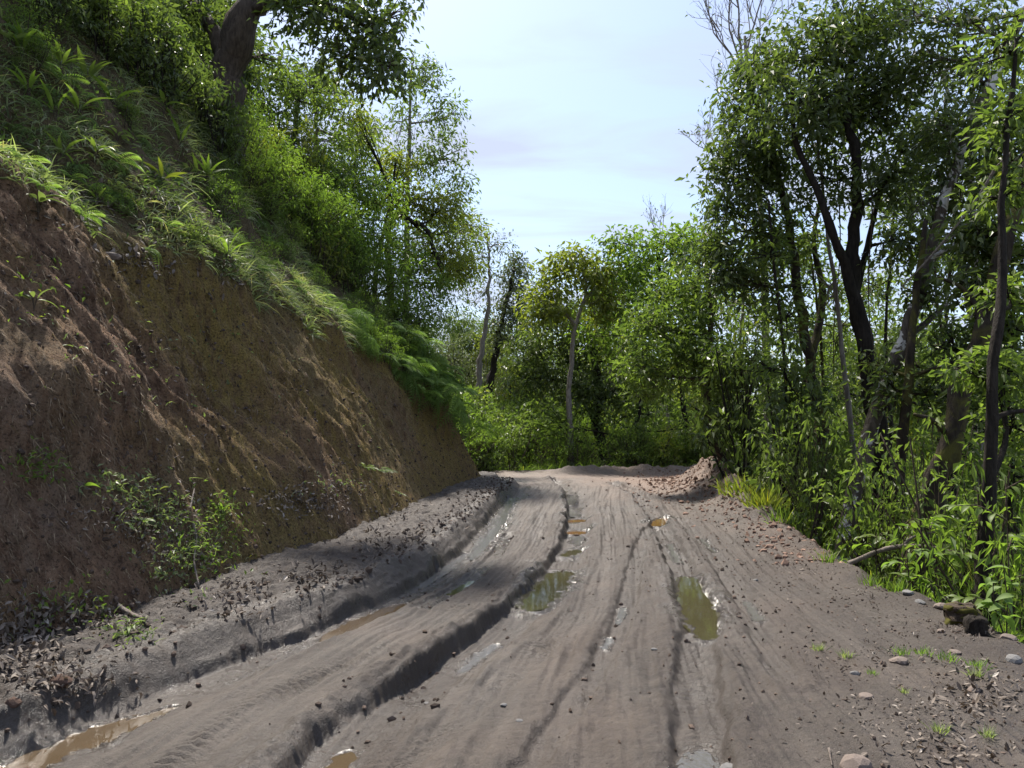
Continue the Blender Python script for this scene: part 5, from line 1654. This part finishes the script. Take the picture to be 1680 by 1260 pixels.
stick([road_pt(1360, 1225), road_pt(1365, 1248)], .006, M['wood_dead'], 'small pale stick on the right side of the near road')
pp = [at(1392, 925, 8.0), at(1440, 905, 7.9), at(1480, 896, 7.8), at(1530, 898, 7.6), at(1580, 912, 7.5)]
stick(pp, .03, M['wood_dead'], 'long bare fallen branch lying over the road edge below the trees', 'fallen_branch', forks=[(at(1480, 896, 7.8), at(1500, 880, 7.8), at(1540, 872, 7.9)), (at(1530, 898, 7.6), at(1550, 925, 7.6), at(1580, 945, 7.5))], cat='branch')
stick(hits((655, 352), (690, 372), off=(.1, 0, .1)), .03, M['bark_dark'], 'dark exposed root sticking from the slope among the ferns', 'root', cat='root')

for i, (a, b, c_, d_, lab) in enumerate([
    ((1430, 300, 11.2), (1425, 450, 11.2), (1440, 600, 11.2), 11.2, 'thin hanging liana just right of the dark forked trunk'),
    ((1370, 260, 12), (1378, 420, 12), (1368, 620, 12), 12, 'thin hanging liana left of the dark forked trunk'),
    ((1660, 250, 8.4), (1600, 330, 8.8), (1480, 470, 9.4), 9, 'long pale dead branch slanting across the upper right trunks'),
    ((1680, 250, 8.8), (1620, 330, 9.0), (1540, 405, 9.4), 9, 'second pale dead branch slanting just below the long one')]):
    q = [at(*a), at(*b), at(*c_)]
    q = [q[0], (q[0] + q[1]) / 2 + np.array([.03, 0, .10]), q[1], (q[1] + q[2]) / 2 + np.array([-.05, 0, -.10]), q[2]]
    stick(q, .012 if i < 2 else .02, M['bark_brown'] if i < 2 else M['bark_pale'], lab, 'liana' if i < 2 else 'dead_branch', cat='liana' if i < 2 else 'branch')

# mossy stump and dark stump
def stump(px, py, wpx, hpx, label, mats):
    p = gnd(px, py); zz_ = surf(p[0], p[1])[0]; p[2] = zz_
    k = p[1] / FPX; r = wpx * k / 2; h = hpx * k
    e = empty('stump', p); tag(e, label, 'stump')
    n = 9; S = np.column_stack([np.zeros(n), np.zeros(n), np.linspace(-.08, h, n)])
    rr = r * np.linspace(1.3, .9, n)
    S = np.vstack([S, [[0, 0, h * 1.015], [0, 0, h * 1.03]]]); rr = np.append(rr, [r * .6, r * .02])
    mb = MB(); V, T = tube(S, rr, 18, .45, px)
    mb.add(V + .12 * r * rdir(len(V)) * (V[:, 2:] > h * .5), T)
    link('trunk', mb.mesh('trunk', [mats[0]]), e)
    V = V.copy(); V[:, :2] *= 1.05; V[:, 2] = V[:, 2] * .96 + .006
    kk = T[(noise2(V[T[:, 0], 0] * 9 / r * .1 + px, V[T[:, 0], 2] * 9) > -.1)]
    if mats[1]:
        mb = MB(); mb.add(V, kk); link('moss', mb.mesh('moss', [mats[1]]), e)


stump(1580, 1028, 46, 26, 'mossy green stump on the road edge by the upright dark trunk', (M['bark_brown'], M['moss']))
stump(1602, 1046, 32, 24, 'dark rotten stump in front of the mossy stump', (M['bark_dark'], None))

# ------------------------------------------------------------------ plants with separate leaves
LEAFM = {}


def leaf_mesh(matname, wr=.45, bend=.2, kind=0):
    key = (matname, wr, bend, kind)
    if key not in LEAFM:
        n = 7; t = np.linspace(0, 1, n)
        w_ = wr * .5 * np.sin(np.pi * t ** (.75)) ** .85; w_[0] = .015; w_[-1] = .004
        z = .10 * np.sin(t * 2.2) - bend * t ** 2
        V = np.concatenate([np.column_stack([t, np.zeros(n), z]), np.column_stack([t, w_, z + w_ * .35]), np.column_stack([t, -w_, z + w_ * .35])])
        T = []
        for k in range(n - 1):
            T += [[k, k + 1, n + k + 1], [k, n + k + 1, n + k], [k + 1, k, 2 * n + k], [k + 1, 2 * n + k, 2 * n + k + 1]]
        LEAFM[key] = mesh_np('leaf', V, np.array(T), M[matname], tint=np.full(len(T), .55))
    return LEAFM[key]


def leafy_plant(name, label, p, leaves, matname, stem_r=.006, wr=.45, bend=.2, group=None, cat='plant', barkm='bark_brown', stems=None):
    """leaves: (offset xyz, azimuth, pitch, length); every leaf is an object"""
    e = empty(name, p); tag(e, label, cat, group)
    mb = MB()
    for s in (stems or []):
        mb.add(*tube(spline([np.asarray(q) for q in s], 8), np.linspace(stem_r, stem_r * .5, 8), 5))
    if not stems:
        for (o, az, pt, l) in leaves:
            mb.add(*tube(spline([np.array([0, 0, -.05]), np.asarray(o) * .6 + np.array([0, 0, .02]), np.asarray(o)], 6), np.linspace(stem_r, stem_r * .5, 6), 4))
    link('stem', mb.mesh('stem', [M[barkm]]), e)
    for (o, az, pt, l) in leaves:
        lo = link('leaf', leaf_mesh(matname, wr, bend), e, o)
        lo.rotation_euler = (RNG.normal() * .25, -pt, az); lo.scale = (l, l, l)
    return e


def whorl(n, h, l, pitch=.4, r=.03, jit=.3, az0=0):
    return [((r * math.cos(a), r * math.sin(a), h * RNG.uniform(.6, 1.05)), a, pitch + RNG.normal() * .2, l * RNG.uniform(.7, 1.15)) for a in [az0 + k * 6.283 / n + RNG.normal() * jit for k in range(n)]]


LP = [
    (130, 822, [((-.02, 0, .10), 3.0, .25, .12), ((.03, 0, .11), .1, .05, .12)], 'leaf_bright', .55, 'bright two leaved seedling low on the left bank'),
    (62, 352, whorl(9, .16, .22, .1), 'fern_pale', .30, 'pale star shaped plant on the bare soil near the left edge'),
    (108, 330, whorl(5, .1, .16, .1), 'fern', .6, 'low plant with round dark leaves right of the pale star shaped plant'),
    (295, 240, whorl(3, .1, .34, 1.2), 'leaf_bright', .18, 'sunlit pair of upright blade leaves on the left slope'),
    (340, 300, whorl(7, .15, .42, .9), 'leaf_bright', .16, 'tall blade leaved plant on the slope below the sunlit pair'),
    (268, 190, whorl(5, .2, .3, .2), 'leaf_mid', .25, 'plant with drooping strap leaves high on the left slope'),
    (100, 120, whorl(9, .15, .36, .4), 'leaf_mid', .18, 'spiky rosette plant near the top of the left slope'),
    (90, 195, whorl(4, .1, .3, .9), 'leaf_bright', .14, 'small grass like shoot below the spiky rosette'),
    (265, 300, whorl(7, .08, .26, .5), 'leaf_yellow', .2, 'yellowish fan of narrow leaves left of the tall blade plant'),
    (235, 870, whorl(6, .08, .075, .3), 'leaf_bright', .5, 'light green weed at the middle of the weedy bank foot'),
    (255, 815, whorl(5, .06, .075, .4), 'leaf_yellow', .5, 'yellow green weed above the other weeds on the bank foot'),
    (305, 915, whorl(6, .08, .08, .3), 'leaf_bright', .45, 'bright weed left of the crooked stick'),
    (362, 845, whorl(6, .07, .09, .6), 'leaf_bright', .3, 'small fan shaped weed right of the crooked stick'),
    (195, 805, whorl(6, .07, .07, .4), 'fern_pale', .4, 'pale weed right of the two leaved seedling'),
    (210, 1035, whorl(6, .06, .08, .3), 'leaf_bright', .3, 'green weed in the leaf litter by the dead branch'),
    (55, 500, whorl(5, .06, .16, .2), 'fern_pale', .22, 'pale narrow leaved seedling on the bare bank near the left edge'),
    (125, 580, whorl(3, .05, .13, .2), 'fern_pale', .3, 'tiny wilted seedling in the middle of the bare bank'),
    (385, 555, whorl(4, .05, .09, .3), 'fern_pale', .4, 'tiny seedling high on the mossy bank'),
]
for (px, py, lv, mt, wr, lab) in LP:
    p = hit(px, py); leafy_plant('plant', lab, p + np.array([.01, -.01, 0]), lv, mt, .004, wr, .25, 'small plants on the left bank')

for i in range(26):
    px = RNG.uniform(15, 520); lo = np.interp(px, [0, 60, 200, 350, 480, 620], [200, 310, 390, 440, 480, 540]); hi = np.interp(px, [0, 100, 300, 450, 560, 640], [20, 80, 250, 350, 430, 490])
    f_ = RNG.random(); py = hi + (lo - hi) * f_; p = hit(px, py)
    kk = int(RNG.integers(4)); n_ = int(RNG.integers(4, 10)); l_ = RNG.uniform(.16, .36)
    ty = ['narrow leaved shoot', 'broad leaved plant', 'pale weed', 'blade leaved clump'][kk]
    zx = 'near the left edge' if px < 110 else 'left of centre' if px < 220 else 'below the huge trunk' if px < 380 else 'near the hanging ferns'
    zy = 'low' if f_ > .66 else 'high' if f_ < .33 else 'midway'
    leafy_plant('plant', f'{"large " if l_ > .28 else ""}{ty} {zy} on the grassy slope {zx}', p, whorl(n_, .12, l_ * (.6 if kk in (1, 2) else 1), [.8, .2, .3, .7][kk]), ['leaf_bright', 'fern', 'fern_pale', 'leaf_mid'][kk], .004, [.16, .5, .35, .18][kk], .3, 'wild plants on the grassy slope')

# broad leaved plant at the right edge
p = at(1650, 1045, 5.35); p[2] = surf(p[0], p[1])[0]
leafy_plant('plant', 'broad blue green leaved plant at the right edge below the dark trunk', p,
            [((RNG.normal() * .05, RNG.normal() * .05, RNG.uniform(.12, .5)), RNG.uniform(0, 6.28), RNG.uniform(-.9, .2), RNG.uniform(.09, .17)) for _ in range(20)], 'fern', .006, .42, .35, stems=[[(0, 0, -.1), (.02, .0, .25), (.0, 0, .52)], [(.02, 0, -.1), (-.06, .02, .2), (-.08, .0, .38)]])
# saplings with backlit leaves in front of the right trunks
for (px, py, d, hgt, n, mt, lab) in [
    (1655, 1010, 6.0, 1.7, 58, 'leaf_bright', 'backlit sapling with bright pinnate leaves at the right edge in front of the trunks'),
    (1560, 985, 6.8, 1.3, 44, 'leaf_bright', 'backlit sapling with light green leaves below the thick mossy trunk'),
    (1470, 960, 7.6, .85, 26, 'leaf_mid', 'low leafy sapling beside the fallen branch'),
    (1500, 990, 6.7, .5, 18, 'fern', 'low broad leaved herb at the road edge left of the mossy stump'),
    (1440, 950, 7.6, .5, 16, 'leaf_bright', 'light green herb on the road edge under the fallen branch')]:
    p = at(px, py, d); p[2] = surf(p[0], p[1])[0]
    stems, lv = [], []
    nb = max(3, n // 9)
    top = np.array([RNG.normal() * .1, RNG.normal() * .1, hgt])
    stems.append([np.array([0, 0, -.1]), top * .5 + RNG.normal(size=3) * .04, top])
    for b in range(nb):
        t = (b + 1.2) / (nb + .6); s0 = top * t; a = b * 2.4 + RNG.normal() * .3
        ln = RNG.uniform(.25, .5) * min(1, hgt)
        e_ = s0 + np.array([math.cos(a) * ln, math.sin(a) * ln, ln * .25])
        stems.append([s0, (s0 + e_) / 2 + np.array([0, 0, .06]), e_])
        m_ = n // nb
        for j in range(m_):
            f = (j + 1) / m_; q = s0 + (e_ - s0) * f + np.array([0, 0, .05 * math.sin(f * 3)])
            az = a + (1.0 if j % 2 else -1.0) * (1 - f * .6)
            lv.append((tuple(q), az, RNG.normal() * .25 - .15, RNG.uniform(.09, .16)))
    leafy_plant('sapling', lab, p, lv, mt, .007, .42, .25, 'saplings in front of the right trunks', 'sapling', stems=stems)


# ------------------------------------------------------------------ grass tufts as things
def tuft_mesh(n, L, wd, mat, seed, spread=.08, droop=.5, up=1.0):
    P = np.column_stack([RNG.normal(size=n) * spread, RNG.normal(size=n) * spread, np.zeros(n)])
    D0 = rdir(n) * .6; D0[:, 2] = np.abs(D0[:, 2]) + up; D0[:, :2] += P[:, :2] / spread * .25
    V, T, kk = blades(P, D0, RNG.uniform(.4, 1.1, n) * L, wd, RNG.uniform(.2, 1, n) * droop, 4)
    mb = MB(); mb.add(V, T, 0, np.repeat(RNG.random(n), kk)); return mb.mesh('grass_tuft', [mat], smooth=False)


TM = [tuft_mesh(60, .5, .022, M['leaf_bright'], 1, .12), tuft_mesh(170, .5, .026, M['leaf_yellow'], 2, .14), tuft_mesh(60, .10, .006, M['grass'], 3, .022, .5), tuft_mesh(45, .07, .005, M['fern'], 4, .022, .4)]
for (px, py, k, s, lab) in [
    (1222, 835, 1, 1.25, 'tall sunlit yellow green grass clump on the berm edge, leftmost of the three'), (1256, 855, 1, 1.0, 'sunlit yellow grass clump between two others on the berm edge'), (1285, 868, 0, 1.0, 'bright green grass clump on the berm edge, rightmost of the three'),
    (1360, 922, 0, .45, 'green grass clump at the edge below the lichen trunk'), (1430, 960, 0, .4, 'green grass clump at the edge left of the stump stones'), (1475, 982, 0, .4, 'green grass clump hanging at the road edge above the grey stones'),
    (1525, 985, 0, .45, 'green grass clump behind the mossy stump'), (1640, 1030, 0, .4, 'green grass clump beside the dark rotten stump'),
    (1385, 1078, 2, .9, 'small round grass tuft on the right shoulder'), (1345, 1068, 2, .8, 'dry wispy grass tuft left of the small round tuft'), (1480, 1076, 3, 1.2, 'left end tuft of the low grass strip on the shoulder'), (1515, 1082, 3, 1.2, 'second tuft in the low grass strip behind the pale stone'),
    (1555, 1098, 3, 1.3, 'third tuft in the low grass strip'), (1600, 1110, 3, 1.2, 'right end tuft of the low grass strip'), (1605, 1125, 2, .9, 'upright grass tuft below the right end of the grass strip'), (1430, 1108, 3, .7, 'yellowish tuft beside the grey flat stone'),
    (1540, 1210, 2, .8, 'grey green tuft at the left of the dead leaf patch'), (1620, 1215, 2, .8, 'grass tuft in the dead leaf patch at the bottom right'), (1485, 1145, 2, .5, 'thin tuft in the gravel of the shoulder'), (1592, 1030, 2, .6, 'little tuft in front of the stumps')]:
    p = gnd(px, py); p[2] = surf(p[0], p[1])[0] if py < 1050 else road_pt(px, py)[2]
    o = link('grass_tuft', TM[k], None, p); o.scale = (s, s, s); o.rotation_euler = (0, 0, RNG.random() * 6.28)
    tag(o, lab, 'grass tuft', 'grass tufts along the right edge of the road')

# undergrowth at the road's right lip
mb = MB()
n = 9000
y = 4.5 + RNG.random(n) * 20; x = x_right(y) + .25 + np.abs(RNG.normal(size=n)) * 2.2
P = np.column_stack([x, y, surf(x, y)])
V, T, kk = blades(P, rdir(n) * .6 + np.array([0, 0, .9]), RNG.uniform(.12, .45, n), RNG.uniform(.008, .022, n), RNG.uniform(.2, .8, n))
mb.add(V, T, 0, np.repeat(RNG.random(n), kk))
n = 16000
y = 4.5 + RNG.random(n) * 22; x = x_right(y) + .4 + np.abs(RNG.normal(size=n)) * 3
P = np.column_stack([x, y, surf(x, y) + RNG.random(n) ** 1.5 * .5])
N = rdir(n) * .7; N[:, 2] += .9; ll = RNG.uniform(.05, .12, n)
V, T, kk = leaf_arrays(P, rdir(n), N, ll, ll * .45); mb.add(V, T, 1, np.repeat(RNG.random(n), kk))
n = 7000
x = RNG.uniform(-5, 7.5, n); y = 23.3 + RNG.random(n) * 8
P = np.column_stack([x, y, surf(x, y)])
V, T, kk = blades(P, rdir(n) * .6 + np.array([0, 0, .9]), RNG.uniform(.3, .9, n), RNG.uniform(.02, .04, n), RNG.uniform(.2, .8, n))
mb.add(V, T, 2, np.repeat(RNG.random(n), kk))
stuff('undergrowth', mb, [M['leaf_bright'], M['leaf_mid'], M['leaf_bright']], 'low grass and leafy ground cover under the trees along the outer road edge')
